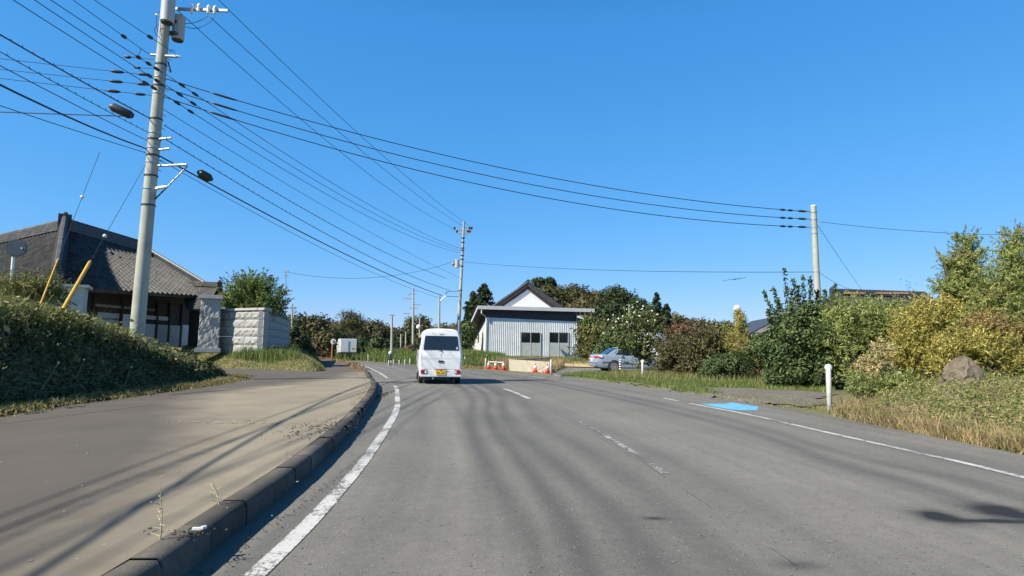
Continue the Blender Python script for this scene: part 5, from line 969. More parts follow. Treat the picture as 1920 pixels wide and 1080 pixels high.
    MB().prism([(-.05, -.78, .33), (-.05, .78, .33), (-.05, .80, .56), (-.05, -.80, .56)], (.15, 0, 0)).build('rear_bumper', M['silver'], o, local=True, bevel=.02); MB().box((-.054, 0, .48), (.01, 1.5, .03)).build('bumper_strip', M['plastic'], o, local=True); MB().box((2.3, 0, .24), (4.0, 1.5, .1)).build('underbody', M['black'], o, local=True)
    MB().box((-.03, 0, .66), (.02, .34, .17)).build('number_plate', M['white'], o, local=True); return o
sedan()
# far small truck
tb = D(653, 676, 55.5); tr = thing('small_truck', 'small white box truck seen from behind far up the road', 'truck', (tb.x, tb.y, 0), math.radians(22))
MB().box((0, 1.2, 1.26), (1.42, 2.2, 1.22)).build('cargo_box', M['vanwhite'], tr, local=True, bevel=.02)
for s in (-1, 1): MB().box((s*.345, .09, 1.26), (.66, .02, 1.14)).build('rear_door', M['vanwhite'], tr, local=True, bevel=.004); MB().box((s*.05, .072, 1.2), (.02, .02, .9)).build('lock_rod', M['metal'], tr, local=True); wheel(tr, s*.6, .9, .27, .16, s); wheel(tr, s*.6, 3.0, .27, .16, s); MB().box((s*.5, .12, .48), (.22, .04, .1)).build('tail_lamp', M['red'], tr, local=True)
MB().box((.42, .078, .98), (.28, .008, .16)).build('orange_notice', simple('orange_notice', (.75, .35, .08), .5), tr, local=True); MB().box((0, 1.6, .52), (1.36, 3.2, .22)).box((0, .15, .45), (1.3, .1, .12)).build('chassis', M['black'], tr, local=True); MB().box((0, 2.85, 1.05), (1.4, 1.0, 1.1)).build('cab', M['vanwhite'], tr, local=True, bevel=.05)
# parked white box truck half hidden by shrubs
pb = D(1222, 695, 38.5); pt = thing('parked_box_truck', 'white box truck parked half hidden behind the flowering shrub, dark wheels below', 'truck', (pb.x-.3, pb.y, 0), math.radians(-24))
MB().box((0, 1.6, 1.58), (1.5, 3.2, 1.55)).build('cargo_box', M['vanwhite'], pt, local=True, bevel=.03); MB().box((0, 2.2, .62), (1.4, 4.2, .3)).build('chassis', M['black'], pt, local=True)
for s in (-1, 1):
    wheel(pt, s*.6, .9, .36, .2, s); wheel(pt, s*.6, 3.6, .36, .2, s); MB().box((s*.36, -.01, 1.58), (.68, .02, 1.45)).build('rear_door', M['vanwhite'], pt, local=True, bevel=.005)
MB().box((0, 4.0, 1.3), (1.5, 1.4, 1.4)).build('cab', M['vanwhite'], pt, local=True, bevel=.06)
# ================================================================ garden lamps, mound, small things
lb = D(1382, 578, 30); lo = thing('globe_lamp', 'white globe lamp on a thin post above the golden conifer', 'garden lamp', (lb.x, 30, .1), 0); MB().rings([((0, 0, -.1), .04), ((0, 0, lb.z-.2), .03)], 10).build('post', M['metal'], lo, local=True); MB().sphere((0, 0, lb.z-.1), .16, 20).build('globe', M['globe'], lo, True, local=True)
lb = D(1561, 580, 22); lo = thing('globe_lamp', 'white globe lamp peeping out between the tall shrub and feathery conifer', 'garden lamp', (lb.x, 22, .1), 0); MB().rings([((0, 0, -.1), .03), ((0, 0, lb.z-.15), .025)], 10).build('post', M['metal'], lo, local=True); MB().sphere((0, 0, lb.z-.1), .075, 16).build('globe', M['globe'], lo, True, local=True)
mc = D(1808, 704, 13.2); P = []
for j in range(13):
    v_ = j/12; row = []
    for k in range(28):
        a_ = k/28*6.283; r = (1-v_)**.5*(1+.10*math.sin(5*a_+v_*9)*v_+.06*rnd.uniform(-1, 1)); x = .54*r*math.cos(a_); y = .5*r*math.sin(a_); rr_ = 1+.10*math.sin(7*a_+11*v_)*math.sin(13*v_+2*a_); x *= rr_; y *= rr_; row.append(Vector((mc.x+x*(1+.1*math.sin(3*a_)), mc.y+y, rnd.uniform(-.025, .025)+gz(mc.x, mc.y)-.1+(D(1808, 669, 13.2).z-gz(mc.x, mc.y)+.1)*v_**.9*(1+.03*rnd.random()))))
    P.append(row)
tag(MB().grid(P, closed=True).build('soil_heap', M['soil']), 'grey brown heap of soil overgrown by weeds on the right', 'heap')
bd = D(1377, 524, 60); MB_ = MB(); MB_.prism([bd+Vector((-1.15, 0, -.16)), bd+Vector((-.2, -.1, 0)), bd+Vector((0, 0, .02)), bd+Vector((-.2, .1, .0))], (0, 0, .03)); MB_.prism([bd+Vector((1.15, 0, .2)), bd+Vector((.2, .1, .06)), bd+Vector((0, 0, .02)), bd+Vector((.2, -.1, 0))], (0, 0, .03)); MB_.rings([(bd+Vector((-.1, -.4, -.03)), .02), (bd+Vector((0, -.1, 0)), .07), (bd+Vector((.1, .35, 0)), .03)], 8); tag(MB_.build('bird', M['plastic']), 'dark bird gliding with spread wings under the thin wire', 'bird')
# dead stalks growing in front of the kerb, litter
def stalk(label, x, yb, yt, lean, nb, spread):
    b_ = G(x, yb, .165); sc2 = (FPX/b_.y); h = (yb-yt)/sc2; o = thing('dry_weed', label, 'weed', b_); mb_ = MB(); tip = Vector((lean, 0, h)); mb_.rings([((0, 0, -.01), .006), (tip*.5+Vector((.01, 0, 0)), .0045), (tip, .002)], 5)
    for i in range(nb):
        f = .1+.8*i/nb; p = tip*f; s = 1 if i % 2 else -1; q_ = p+Vector((s*spread*(1-.5*f)*rnd.uniform(.6, 1.2), rnd.uniform(-.03, .03), spread*rnd.uniform(-.1, .5))); mb_.rings([(p, .0035), (q_, .0015)], 4)
        for _ in range(3): r_ = p.lerp(q_, rnd.uniform(.4, 1)); mb_.box(r_, (.008, .003, .005))
    mb_.build('stem', M['straw'], o, True, local=True) if False else mb_.build('stem', M['straw'], o, local=True)
stalk('tall dry weed stalk with short twigs near the kerb', 300, 1016, 920, -.02, 11, .055); stalk('bushy dry weed sprig leaning left beside the kerb', 412, 947, 903, -.07, 9, .06)
for i, (x, y) in enumerate(((597, 800), (610, 793), (583, 805), (628, 785), (440, 793), (462, 793), (492, 794))): stalk(['second dead tuft along the kerb by the sandy patch', 'third dead tuft along the kerb, counted from the camera', 'dead tuft along the kerb nearest the camera by the sandy patch', 'farthest dead tuft along the kerb by the sandy patch', 'left of three tiny tufts in the row of chips across the pavement', 'middle of three tiny tufts in the row of chips across the pavement', 'right of three tiny tufts in the row of chips across the pavement'][i], x, y, y-[9, 12, 8, 10, 6, 6, 6][i], .02, 6, .07)
for o in bpy.data.objects:
    if o.name.startswith('dry_weed') and 'tuft' in o.get('label', ''): o['group'] = 'dead tufts along the kerb' if 'along the kerb' in o['label'] else 'dead tufts in a row on the pavement'
def debris(name, label, cx, cy, n, sx, sy, mat, s, z=.168):
    c_ = G(cx, cy, z); V = []; mb_ = MB()
    for i in range(n):
        p = c_+Vector((NR.normal()*sx, NR.normal()*sy, rnd.random()*.012)); mb_.box(p, (s*rnd.uniform(.5, 1.6), s*rnd.uniform(.3, .8), s*.3), Matrix.Rotation(rnd.random()*3, 3, 'Z') @ Matrix.Rotation(rnd.uniform(-.4, .4), 3, 'X'))
    return tag(mb_.build(name, M[mat]), label, 'litter', kind='stuff')
debris('leaf_litter', 'brown leaf litter against the kerb by the sandy patch', 600, 803, 160, .22, .5, 'bark', .02); debris('leaf_litter', 'grey twigs lying on the kerb near the camera', 345, 1000, 40, .08, .05, 'bark', .015, .175)
debris('stone_chips', 'pale stone chips in a row across the pavement', 420, 793, 60, .5, .035, 'stone', .02); debris('stone_chips', 'loose pale chips scattered over the dark pavement', 180, 900, 45, .9, 1.0, 'stone', .012); debris('leaf_litter', 'dirt and leaves in the broken kerb end', 716, 741, 120, .06, .6, 'bark', .03, .02)
p_ = G(371, 991, .185); tag(MB().box(p_, (.06, .022, .012), Matrix.Rotation(.2, 3, 'Z')).box(p_+Vector((.03, .01, .006)), (.025, .02, .012), Matrix.Rotation(.9, 3, 'Z')).build('paper_scrap', M['white']), 'crumpled white scrap lying on top of the kerb', 'litter')
# ================================================================ trees and shrubs
def EL(bx, by, x, y, rx, ry, Y, ryd=None):
    p = D(x, y, Y); s = Y/FPX; return (p.x-bx, (p.y-by), p.z, rx*s, (ryd or rx*s), ry*s)
def T(name, label, cat, x, Y, es, mat, ncl, per, crad, ls, z=None, **k):
    b_ = D(x, 680, Y); g = gz(b_.x, Y) if z is None else z; E2 = []
    for e in es:
        p = EL(b_.x, Y, e[0], e[1], e[2], e[3], Y+(e[4] if len(e) > 4 else 0)); E2.append((p[0], p[1], p[2]-g, p[3], p[4], p[5]))
    return tree(name, label, cat, (b_.x, Y, g), E2, M[mat], ncl, per, crad, ls, **k)
# behind the stone wall
T('garden_pine', 'rounded bright green garden pine rising behind the stone wall', 'tree', 478, 31, [(460, 545, 32, 22), (478, 535, 25, 14), (500, 560, 28, 26), (440, 568, 26, 12), (510, 578, 22, 14), (470, 572, 40, 16)], 'l_pine', 620, 44, .28, .13, trunk=(.1, .04), aspect=.28, spray=.5)
gl = 'trees along the far left of the road'
T('broadleaf_tree', 'dark leafy tree next to the antenna beyond the stone wall', 'tree', 560, 62, [(560, 615, 26, 24), (582, 622, 28, 24), (600, 640, 30, 26), (570, 645, 30, 30), (596, 605, 18, 10)], 'l_wood', 420, 22, .7, .30, group=gl)
T('broadleaf_tree', 'brownish bush mass just left of the traffic mirror', 'tree', 602, 52, [(600, 655, 26, 18), (575, 660, 24, 20), (612, 640, 14, 14)], 'l_wood2', 260, 22, .5, .22, group=gl)
T('layered_tree', 'tall tree with flat layered branches above the small truck', 'tree', 655, 72, [(656, 592, 18, 8), (662, 603, 22, 8), (650, 614, 26, 8), (655, 630, 38, 10), (650, 645, 34, 12)], 'l_wood', 420, 22, .6, .28, group=gl, aspect=.3)
T('broadleaf_tree', 'broad dark tree right of the layered tree on the far left', 'tree', 695, 82, [(697, 618, 26, 14), (712, 628, 26, 16), (680, 632, 26, 16), (700, 650, 40, 20)], 'l_wood', 420, 22, .8, .34, group=gl)
T('broadleaf_tree', 'shadowy low branched tree between small truck and striped pole', 'tree', 690, 60, [(690, 660, 26, 18), (715, 655, 24, 20), (672, 650, 20, 14), (735, 660, 18, 16)], 'l_dark', 360, 22, .55, .28, group=gl)
T('broadleaf_tree', 'dark tree standing just behind the far small truck', 'tree', 630, 66, [(625, 645, 24, 26), (645, 655, 24, 20), (605, 660, 18, 20)], 'l_dark', 300, 22, .6, .3, group=gl)
T('broadleaf_tree', 'round dark tree behind the far poles left of the van', 'tree', 782, 86, [(782, 612, 22, 16), (775, 630, 26, 16), (795, 628, 18, 16)], 'l_wood', 380, 22, .7, .32, group=gl)
T('broadleaf_tree', 'low dark tree between the striped pole and the wooden pole', 'tree', 748, 78, [(745, 648, 20, 22), (765, 650, 18, 22)], 'l_dark', 260, 22, .6, .32, group=gl)
T('rusty_bush', 'rusty brown bush at the feet of the far poles', 'bush', 765, 58, [(757, 672, 12, 10), (770, 664, 12, 16)], 'l_redd', 150, 20, .3, .18)
T('broadleaf_tree', 'olive brown thicket right behind the van roof', 'tree', 825, 76, [(815, 630, 26, 14), (840, 628, 28, 14), (828, 648, 44, 24), (862, 630, 20, 16)], 'l_wood2', 420, 22, .7, .30, group=gl)
T('broadleaf_tree', 'green bush between the tall pole and the corrugated building', 'tree', 872, 57, [(872, 640, 14, 22), (880, 620, 10, 14), (866, 660, 14, 14)], 'l_shrub', 260, 22, .4, .22, group=gl)
gw = 'trees of the wooded rise behind the buildings'
for l_, x, yt, rr_, Y, H2 in (('taller of two spiky dark conifers left of the white storehouse', 905, 534, 28, 66, None), ('shorter of two spiky dark conifers, next to the tall pole', 885, 548, 22, 70, None)):
    b_ = D(x, 660, Y); g = gz(b_.x, Y); top_ = D(x, yt, Y).z; conifer('tall_conifer', l_, (b_.x, Y, g), top_-g, rr_*1.55*Y/FPX, M['l_dark'], 15000, .34, gw, z0=.05, tiers=22, power=.6, rag=.5, trunk=.25)
ww_ = [('leftmost round crown of the rise beside the storehouse roof', 1030, 100, [(1025, 560, 26, 16), (1040, 575, 26, 20)], 'l_wood'), ('tree with two thin tops above the rise right of the storehouse', 1034, 108, [(1031, 532, 7, 6), (1010, 530, 8, 3), (1030, 548, 16, 10)], 'l_dark'),
 ('wide olive crown in the middle of the wooded rise', 1078, 104, [(1075, 552, 30, 14), (1085, 568, 34, 20), (1060, 575, 30, 20)], 'l_wood'), ('brown tinted crown low in the wooded rise', 1095, 94, [(1100, 575, 26, 14), (1085, 590, 34, 18), (1110, 605, 30, 18)], 'l_wood2'),
 ('highest dark dome crown on the right of the rise', 1155, 106, [(1150, 556, 24, 16), (1165, 566, 24, 18), (1178, 575, 16, 18), (1150, 582, 34, 18)], 'l_dark'), ('drooping dark crown above the flood lamp of the corrugated building', 1125, 84, [(1125, 600, 24, 16), (1105, 612, 22, 14), (1145, 612, 26, 16)], 'l_dark'),
 ('right shoulder crown of the wooded rise beside the conifer pair', 1200, 98, [(1195, 575, 16, 14), (1205, 590, 18, 20), (1190, 605, 26, 18)], 'l_dark'), ('green crown between two domes of the wooded rise', 1120, 112, [(1122, 566, 24, 14), (1130, 580, 26, 16)], 'l_wood2'),
 ('low distant wooded slope beyond the reddish shrub', 1310, 120, [(1290, 620, 24, 12), (1320, 624, 26, 12), (1345, 632, 26, 12)], 'l_wood'), ('green dome tree right of the conifer pair', 1268, 90, [(1270, 612, 16, 16), (1262, 630, 20, 18)], 'l_wood')]
for l_, x, Y, es, mt in ww_: T('woodland_tree', l_, 'tree', x, Y, es, mt, 480, 22, .9, .42, group=gw, trunk=(.35, .12))
for l_, x, yt, rr_, Y in (('left and taller of the twin conifers right of the wooded rise', 1232, 550, 17, 62), ('right and broader of the twin conifers right of the wooded rise', 1250, 572, 22, 60)):
    b_ = D(x, 660, Y); g = gz(b_.x, Y); top_ = D(x, yt, Y).z; conifer('tall_conifer', l_, (b_.x, Y, g), top_-g, rr_*Y/FPX, M['l_dark'], 8000, .26, gw, z0=.1, tiers=16, power=.55, rag=.4, trunk=.2)
T('shrub', 'yellow green shrub directly right of the corrugated building', 'shrub', 1108, 47, [(1108, 630, 22, 26), (1130, 640, 24, 30), (1100, 655, 20, 16)], 'l_olive', 420, 24, .4, .17, spray=.5)
T('shrub', 'green shrub behind the silver car roof', 'shrub', 1150, 42, [(1150, 640, 24, 26), (1165, 655, 26, 20), (1135, 660, 22, 14)], 'l_shrub', 360, 24, .35, .15)
fl = T('flowering_shrub', 'tall leafy shrub with white flowers in front of the silver car', 'shrub', 1204, 31, [(1190, 630, 26, 30), (1212, 620, 26, 32), (1168, 630, 22, 26), (1205, 655, 30, 22), (1200, 672, 16, 14), (1222, 650, 20, 20), (1180, 600, 14, 16), (1208, 596, 14, 14)], 'l_flow', 340, 22, .22, .12, trunk=(.06, .03), spray=.5)
P = []; 
for x, y in ((1160, 598), (1168, 592), (1177, 604), (1184, 596), (1190, 585), (1203, 580), (1212, 588), (1187, 576), (1156, 603), (1215, 602), (1229, 601), (1206, 574), (1198, 592), (1140, 600), (1150, 590), (1222, 582), (1175, 580), (1232, 590), (1195, 566), (1187, 610), (1216, 622), (1150, 615), (1171, 622), (1228, 630), (1132, 625)): P.append(D(x, y, 30.2+rnd.random()))
for p_ in P:
    q_ = [Vector((rnd.uniform(-.05, .05), rnd.uniform(-.05, .05), rnd.uniform(-.04, .04))) for _ in range(3)]; MB().sphere(p_, rnd.uniform(.03, .055), 8, (1, 1, .7)).sphere(p_+q_[0], .035, 6).build('flower', M['petal'], fl)
gsb = 'mixed shrubs right of the flowering shrub'
T('shrub', 'reddish shrub top behind the brown shrubs', 'shrub', 1280, 33, [(1275, 628, 22, 12), (1290, 638, 26, 16)], 'l_redd', 260, 22, .28, .12, group=gsb, spray=.5)
T('shrub', 'brownish olive shrub right of the parked box truck', 'shrub', 1268, 29.5, [(1265, 660, 26, 28), (1285, 670, 26, 26), (1250, 685, 18, 18)], 'l_brown', 520, 24, .22, .10, group=gsb, spray=.5)
T('shrub', 'broad brown green shrub in the middle of the hedge row', 'shrub', 1320, 28, [(1315, 655, 30, 30), (1340, 650, 28, 24), (1320, 690, 36, 20)], 'l_brown', 620, 24, .22, .10, group=gsb, spray=.5)
T('shrub', 'dark dense low shrub under the golden conifer', 'shrub', 1352, 25.5, [(1350, 690, 34, 22), (1375, 685, 26, 26), (1335, 700, 20, 14)], 'l_shrub', 520, 24, .2, .09, group=gsb)
T('shrub', 'olive shrub just left of the golden conifer', 'shrub', 1360, 31, [(1352, 640, 24, 20), (1365, 630, 14, 18)], 'l_olive', 300, 24, .24, .11, group=gsb, spray=.5)
b_ = D(1388, 690, 26.5); conifer('golden_conifer', 'narrow golden yellow conifer under the white globe lamp', (b_.x, 26.5, gz(b_.x, 26.5)), D(1382, 582, 26.5).z, .85, M['l_gold'], 9000, .085, None, z0=.12, tiers=12, power=.55, rag=.5, droop=.5, aspect=.3)
b_ = D(1417, 705, 25.5); T('small_tree', 'small green tree with reddish trunk right of the golden conifer', 'tree', 1418, 26.0, [(1425, 645, 20, 18), (1412, 660, 18, 14), (1440, 665, 22, 22), (1425, 680, 16, 8)], 'l_shrub', 360, 24, .2, .10, trunk=(.15, .07), bark='redbark')
# big dark shrub with upright shoots
bx = D(1505, 700, 21.5)
big = T('tall_shrub', 'large dense dark green shrub with long upright shoots', 'shrub', 1505, 21.5, [(1500, 625, 52, 40), (1540, 635, 46, 46), (1470, 660, 42, 44), (1520, 690, 60, 38), (1480, 700, 44, 28), (1560, 680, 36, 44), (1505, 595, 30, 26), (1545, 595, 26, 26)], 'l_shrub', 1500, 26, .2, .095, trunk=(.1, .05), up=.3)
Ps = []; Ns = []
for x0, y0, x1, y1 in ((1480, 610, 1470, 503), (1500, 600, 1488, 523), (1475, 620, 1450, 540), (1465, 625, 1432, 546), (1512, 600, 1505, 516), (1520, 600, 1520, 520), (1535, 600, 1532, 546), (1485, 600, 1484, 545), (1452, 640, 1440, 580), (1560, 600, 1566, 534), (1545, 590, 1547, 545), (1500, 590, 1496, 535), (1462, 600, 1458, 560)):
    a = D(x0, y0, 21.4+rnd.random()*.6); b = D(x1, y1, 21.4+rnd.random()*.6); n = 190; t_ = NR.random(n); r_ = .13*(1-t_*.75)+.02; off = NR.normal(size=(n, 3)); pts = np.array(a)+(np.array(b)-np.array(a))*t_[:, None]+off*r_[:, None]*.6; Ps.append(pts); Ns.append(off)
    MB().rings([(a, .015), (b, .005)], 5).build('shoot', M['bark'], big)
Ps = np.vstack(Ps)-np.array(big.location); leaves('shoot_leaves', Ps, np.vstack(Ns)*.5, .115, M['l_shrub'], big, .5)
# feathery conifers etc. behind and right
gcn = 'conifers along the right verge'
T('feathery_conifer', 'soft light green feathery conifer right of the tall shrub', 'conifer', 1600, 20.5, [(1600, 590, 36, 26), (1630, 610, 36, 30), (1590, 640, 36, 26), (1640, 650, 36, 24), (1600, 690, 40, 16), (1568, 600, 16, 26)], 'l_feather', 900, 26, .22, .12, aspect=.2, group=gcn, trunk=(.12, .05), spray=.35)
T('feathery_conifer', 'feathery conifer with shaded underside beside the golden cypress', 'conifer', 1660, 21.5, [(1660, 600, 34, 22), (1685, 590, 30, 20), (1665, 640, 34, 20), (1672, 665, 30, 12)], 'l_feather', 620, 26, .22, .12, aspect=.2, group=gcn, trunk=(.12, .05), spray=.35)
T('golden_cypress', 'wide golden yellow cypress in the middle of the right verge', 'conifer', 1745, 17.5, [(1745, 600, 46, 34), (1720, 640, 46, 36), (1775, 640, 50, 40), (1735, 680, 50, 34), (1700, 665, 30, 30), (1755, 578, 22, 16)], 'l_gold', 1300, 28, .18, .10, aspect=.22, group=gcn, trunk=(.12, .05), spray=.35)
T('tall_cypress', 'tall ragged conifer with narrow tip near the right edge', 'conifer', 1800, 19, [(1808, 450, 14, 14), (1815, 478, 24, 18), (1806, 500, 30, 20), (1815, 530, 32, 26), (1780, 540, 26, 14), (1820, 565, 46, 26), (1790, 500, 16, 10), (1772, 485, 8, 6), (1830, 600, 70, 34)], 'l_tall', 1300, 40, .17, .10, aspect=.2, group=gcn, trunk=(.14, .05), shell=.35, spray=.35)
T('tall_cypress', 'tallest conifer cut by the right edge of the photo', 'conifer', 1900, 16.5, [(1900, 450, 20, 20), (1905, 480, 30, 26), (1900, 520, 42, 34), (1880, 560, 50, 34), (1910, 610, 70, 44), (1860, 620, 60, 36), (1950, 560, 60, 60)], 'l_tall', 1700, 40, .16, .095, aspect=.2, group=gcn, trunk=(.14, .05), shell=.35, spray=.35)
T('autumn_shrub', 'orange tinted shrub in front of the tallest right conifer', 'shrub', 1860, 15, [(1850, 612, 34, 16), (1880, 625, 34, 20), (1900, 645, 30, 18)], 'l_orange', 420, 24, .15, .075, trunk=(.05, .02), aspect=.35, spray=.35)
T('broadleaf_shrub', 'yellow green shrub low behind the soil heap', 'shrub', 1860, 14.5, [(1870, 670, 50, 36), (1820, 650, 40, 26), (1910, 690, 40, 40), (1780, 670, 30, 30)], 'l_gold', 900, 26, .15, .08, trunk=(.05, .02), aspect=.25, spray=.35)
T('dried_shrub', 'cream coloured dried shrub left of the golden cypress', 'shrub', 1640, 15.2, [(1655, 660, 14, 16), (1640, 690, 20, 22), (1612, 685, 9, 9), (1650, 705, 22, 16)], 'l_cream', 330, 26, .10, .065, trunk=(.03, .015), aspect=.35, spray=.35)
T('low_shrub', 'small fern like green shrub at the foot of the dried shrub', 'shrub', 1625, 14.6, [(1615, 725, 22, 20), (1650, 735, 30, 16), (1690, 720, 30, 20)], 'l_feather', 360, 24, .12, .075, trunk=(.03, .015), aspect=.25, spray=.35)
T('bare_tree', 'thin leafless sapling above the dark roof on the right', 'tree', 1715, 24, [(1705, 530, 18, 12), (1735, 550, 22, 14)], 'l_dark', 26, 4, .3, .05, trunk=(.04, .015), aspect=.3)
T('bare_tree', 'wispy sapling between the two tall conifers', 'tree', 1850, 20, [(1855, 500, 18, 34), (1865, 540, 20, 20)], 'l_tall', 120, 6, .3, .06, trunk=(.04, .015), aspect=.3)
T('bush', 'golden bush beside the round sign above the left bank', 'bush', 60, 15.2, [(50, 545, 50, 20), (80, 540, 26, 16), (10, 560, 40, 22), (100, 560, 20, 12)], 'l_olive', 560, 26, .16, .075, trunk=(.05, .02), aspect=.28, spray=.35)
T('dark_hedge', 'dark hedge behind the stone wall end', 'hedge', 556, 42, [(552, 640, 8, 30), (566, 650, 12, 26), (575, 665, 12, 16)], 'l_dark', 300, 22, .35, .16)
# ================================================================ ground cover
def cover(name, label, obs):
    pass
def cov(o, label, cat): return tag(o, label, cat, kind='stuff')
bk_ = [(-7.1, 5.5), (-7.25, 8.9), (-7.55, 10.6), (-7.53, 12.2), (-7.72, 16.7), (-8.3, 19.6), (-8.9, 21.0), (-10.3, 21.4), (-12.0, 20.0), (-15, 16.5), (-16, 7)]
P = in_view(scatter_pts(bk_, 105000)); Z = height(P); n = len(P); hh = NR.random(n)**1.3*.42
d = sdist(P, bk_[:1]+[(-7.25, 8.9), (-7.55, 10.6), (-7.53, 12.2), (-7.72, 16.7), (-8.3, 19.6), (-8.9, 21.0), (-10.3, 21.4), (-12.0, 20.0), (-60, 16.5), (-60, 7)])
hh *= np.clip((d-.35)/.6, .08, 1)*np.interp(P[:, 1], [13.5, 16], [1, .5])*(.55+.45*np.clip(vnoise(P, 2.2, 6)+.5, 0, 1)); ev = np.clip(d*1.0, 0, 1)
P3 = np.column_stack([P[:, 0], P[:, 1], Z+hh]); cov(leaves('bank_weeds', P3, np.tile([.35, -.1, .9], (n, 1)), .088, M['l_weed'], None, .45), 'dense leafy weeds covering the shaded left bank', 'weeds')
P = in_view(scatter_pts(bk_, 42000)); d = sdist(P, bk_); P = P[d > 1.5]; P = P[NR.random(len(P)) < np.interp(P[:, 1], [14, 18], [1, .35])]; Pt = P[(sdist(P, bk_) > 1.45)]; Pt = np.vstack([Pt, Pt+NR.normal(size=Pt.shape)*.1, Pt+NR.normal(size=Pt.shape)*.15]); cov(leaves('bank_top_weeds', np.column_stack([Pt, height(Pt)+.12+NR.random(len(Pt))*.38]), np.tile([-.3, -.3, .9], (len(Pt), 1)), .08, M['l_bank'], None, .35), 'sunlit yellow green weeds along the crest of the left bank', 'weeds'); cov(blades('bank_grass', P, .15, .58, .012, M['l_bank'], .6), 'long grass on top of the left bank', 'grass')  # crest leaves take a brighter colour than the face, imitating sunlight
edge = []
for a, b in zip(BANK[1:9], BANK[2:10]):
    k = int(math.hypot(b[0]-a[0], b[1]-a[1])*420); t_ = NR.random(k)[:, None]; e = np.array(a)+(np.array(b)-np.array(a))*t_; e[:, 0] += NR.normal(size=k)*.16-.22; edge.append(e)
P = in_view(np.vstack(edge)); cov(blades('verge_grass', P, .03, .13, .012, M['l_grass'], .9, zf=np.maximum(height(P), .165)), 'short grass fringe along the foot of the left bank', 'grass')
P3 = np.column_stack([P, np.maximum(height(P), .165)+.02+NR.random(len(P))*.04]); cov(leaves('verge_litter', P3, None, .05, M['l_straw'], None, .3), 'dry yellow straw along the foot of the left bank', 'straw')
Pc = scatter_pts(bk_, 170); Pc = Pc[(sdist(Pc, bk_) > 1.3) & (Pc[:, 1] < 15)]; Pm = np.repeat(Pc, 34, 0)+NR.normal(size=(len(Pc)*34, 2))*.09; Pm = in_view(Pm); cov(blades('grass_tufts', Pm, .2, .8, .013, M['l_bank'], .75), 'ragged grass tufts sticking out of the weeds on the left bank', 'grass')
Pc = scatter_pts(bk_, 330); Pc = Pc[(sdist(Pc, bk_) > .7) & (Pc[:, 1] < 17.5)]; k_ = len(Pc); hc_ = (.1+.36*NR.random(k_))*np.interp(Pc[:, 1], [14, 17], [1, .5]); Pm = np.repeat(np.column_stack([Pc, height(Pc)+hc_]), 14, 0)+NR.normal(size=(k_*14, 3))*[.10, .10, .10]; cov(leaves('broad_weeds', Pm, np.tile([.5, -.5, .6], (len(Pm), 1)), .12, M['l_weed'], None, .5), 'broad leaved weeds in patches over the left bank', 'weeds')
Pc = scatter_pts(bk_, 4200); Pc = in_view(Pc[(sdist(Pc, bk_) > 1.3) & (Pc[:, 1] < 15.5)]); cov(blades('stray_shoots', Pc, .25, .85, .016, M['l_olive'], .5), 'stray upright shoots along the crest of the left bank', 'weeds')
# dry tall stems on the bank
sp3 = sorted([Vector((rnd.uniform(-8.7, -7.9), y_, 0)) for y_ in (9.2, 10.0, 10.9, 11.9, 13.2, 14.6, 16.0, 17.2)], key=lambda p: px((p.x, p.y, 1))[0])
for w_, p in zip(('leftmost', 'second from the left', 'third from the left', 'fourth from the left', 'fourth from the right', 'third from the right', 'second from the right', 'rightmost'), sp3):
    p.z = gz(p.x, p.y); p.x -= rnd.uniform(0, .9); p.z = gz(p.x, p.y); h = rnd.uniform(.4, .6); a = Vector((rnd.uniform(-.22, .22), rnd.uniform(-.2, .2), h)); o = thing('seed_stem', 'pale dry seed stem on the shaded left bank, '+w_, 'stem', p, 0, 'seed stems on the left bank')
    MB().rings([(p, .0045), (p+a*.6, .0035), (p+a, .002)], 5).build('stalk', M['straw'], o); MB().sphere(p+a, .013, 6, (1, 1, 1.4)).build('seed_head', M['straw'], o)
mp_ = [(-15.5, 30.2), (-13.3, 28.2), (-10.6, 26.8), (-8.2, 25.6), (-7.9, 26.3), (-8.9, 29.5), (-10.9, 36), (-14, 38), (-18, 34)]
P = in_view(scatter_pts(mp_, 36000)); cov(blades('mound_grass', P, .03, .13, .02, M['l_grass'], .8), 'yellow green grass on the mound below the stone wall', 'grass')
P = in_view(scatter_pts([(-13.3, 28.9), (-10.6, 27.1), (-9.2, 26.9), (-9.4, 27.6), (-12.5, 29.2)], 1800)); cov(blades('wall_foot_grass', P, .15, .5, .02, M['l_green'], .5), 'taller grass tufts at the foot of the pillar and stone wall', 'grass')
P = in_view(scatter_pts([(-11, 36), (-14.5, 44), (-21, 53), (-33, 62), (-45, 64), (-30, 44), (-18, 37)], 12000)); cov(blades('far_grass', P, .1, .4, .04, M['l_grass'], .6), 'grass beyond the stone wall along the far kerb', 'grass')
# far kerb grass strip near the small truck
P = []
for i in range(6000):
    k = rnd.random(); j = int((len(KERB)-1)*k)
    if 26 < KERB[j][1] < 60: P.append((KERB[j][0]-rnd.uniform(.1, .75), KERB[j][1]+rnd.uniform(-.3, .3)))
cov(blades('kerb_grass', np.array(P), .05, .28, .02, M['l_straw'], .6, zf=np.full(len(P), .165)), 'dry grass growing along the far kerb by the small truck', 'grass')
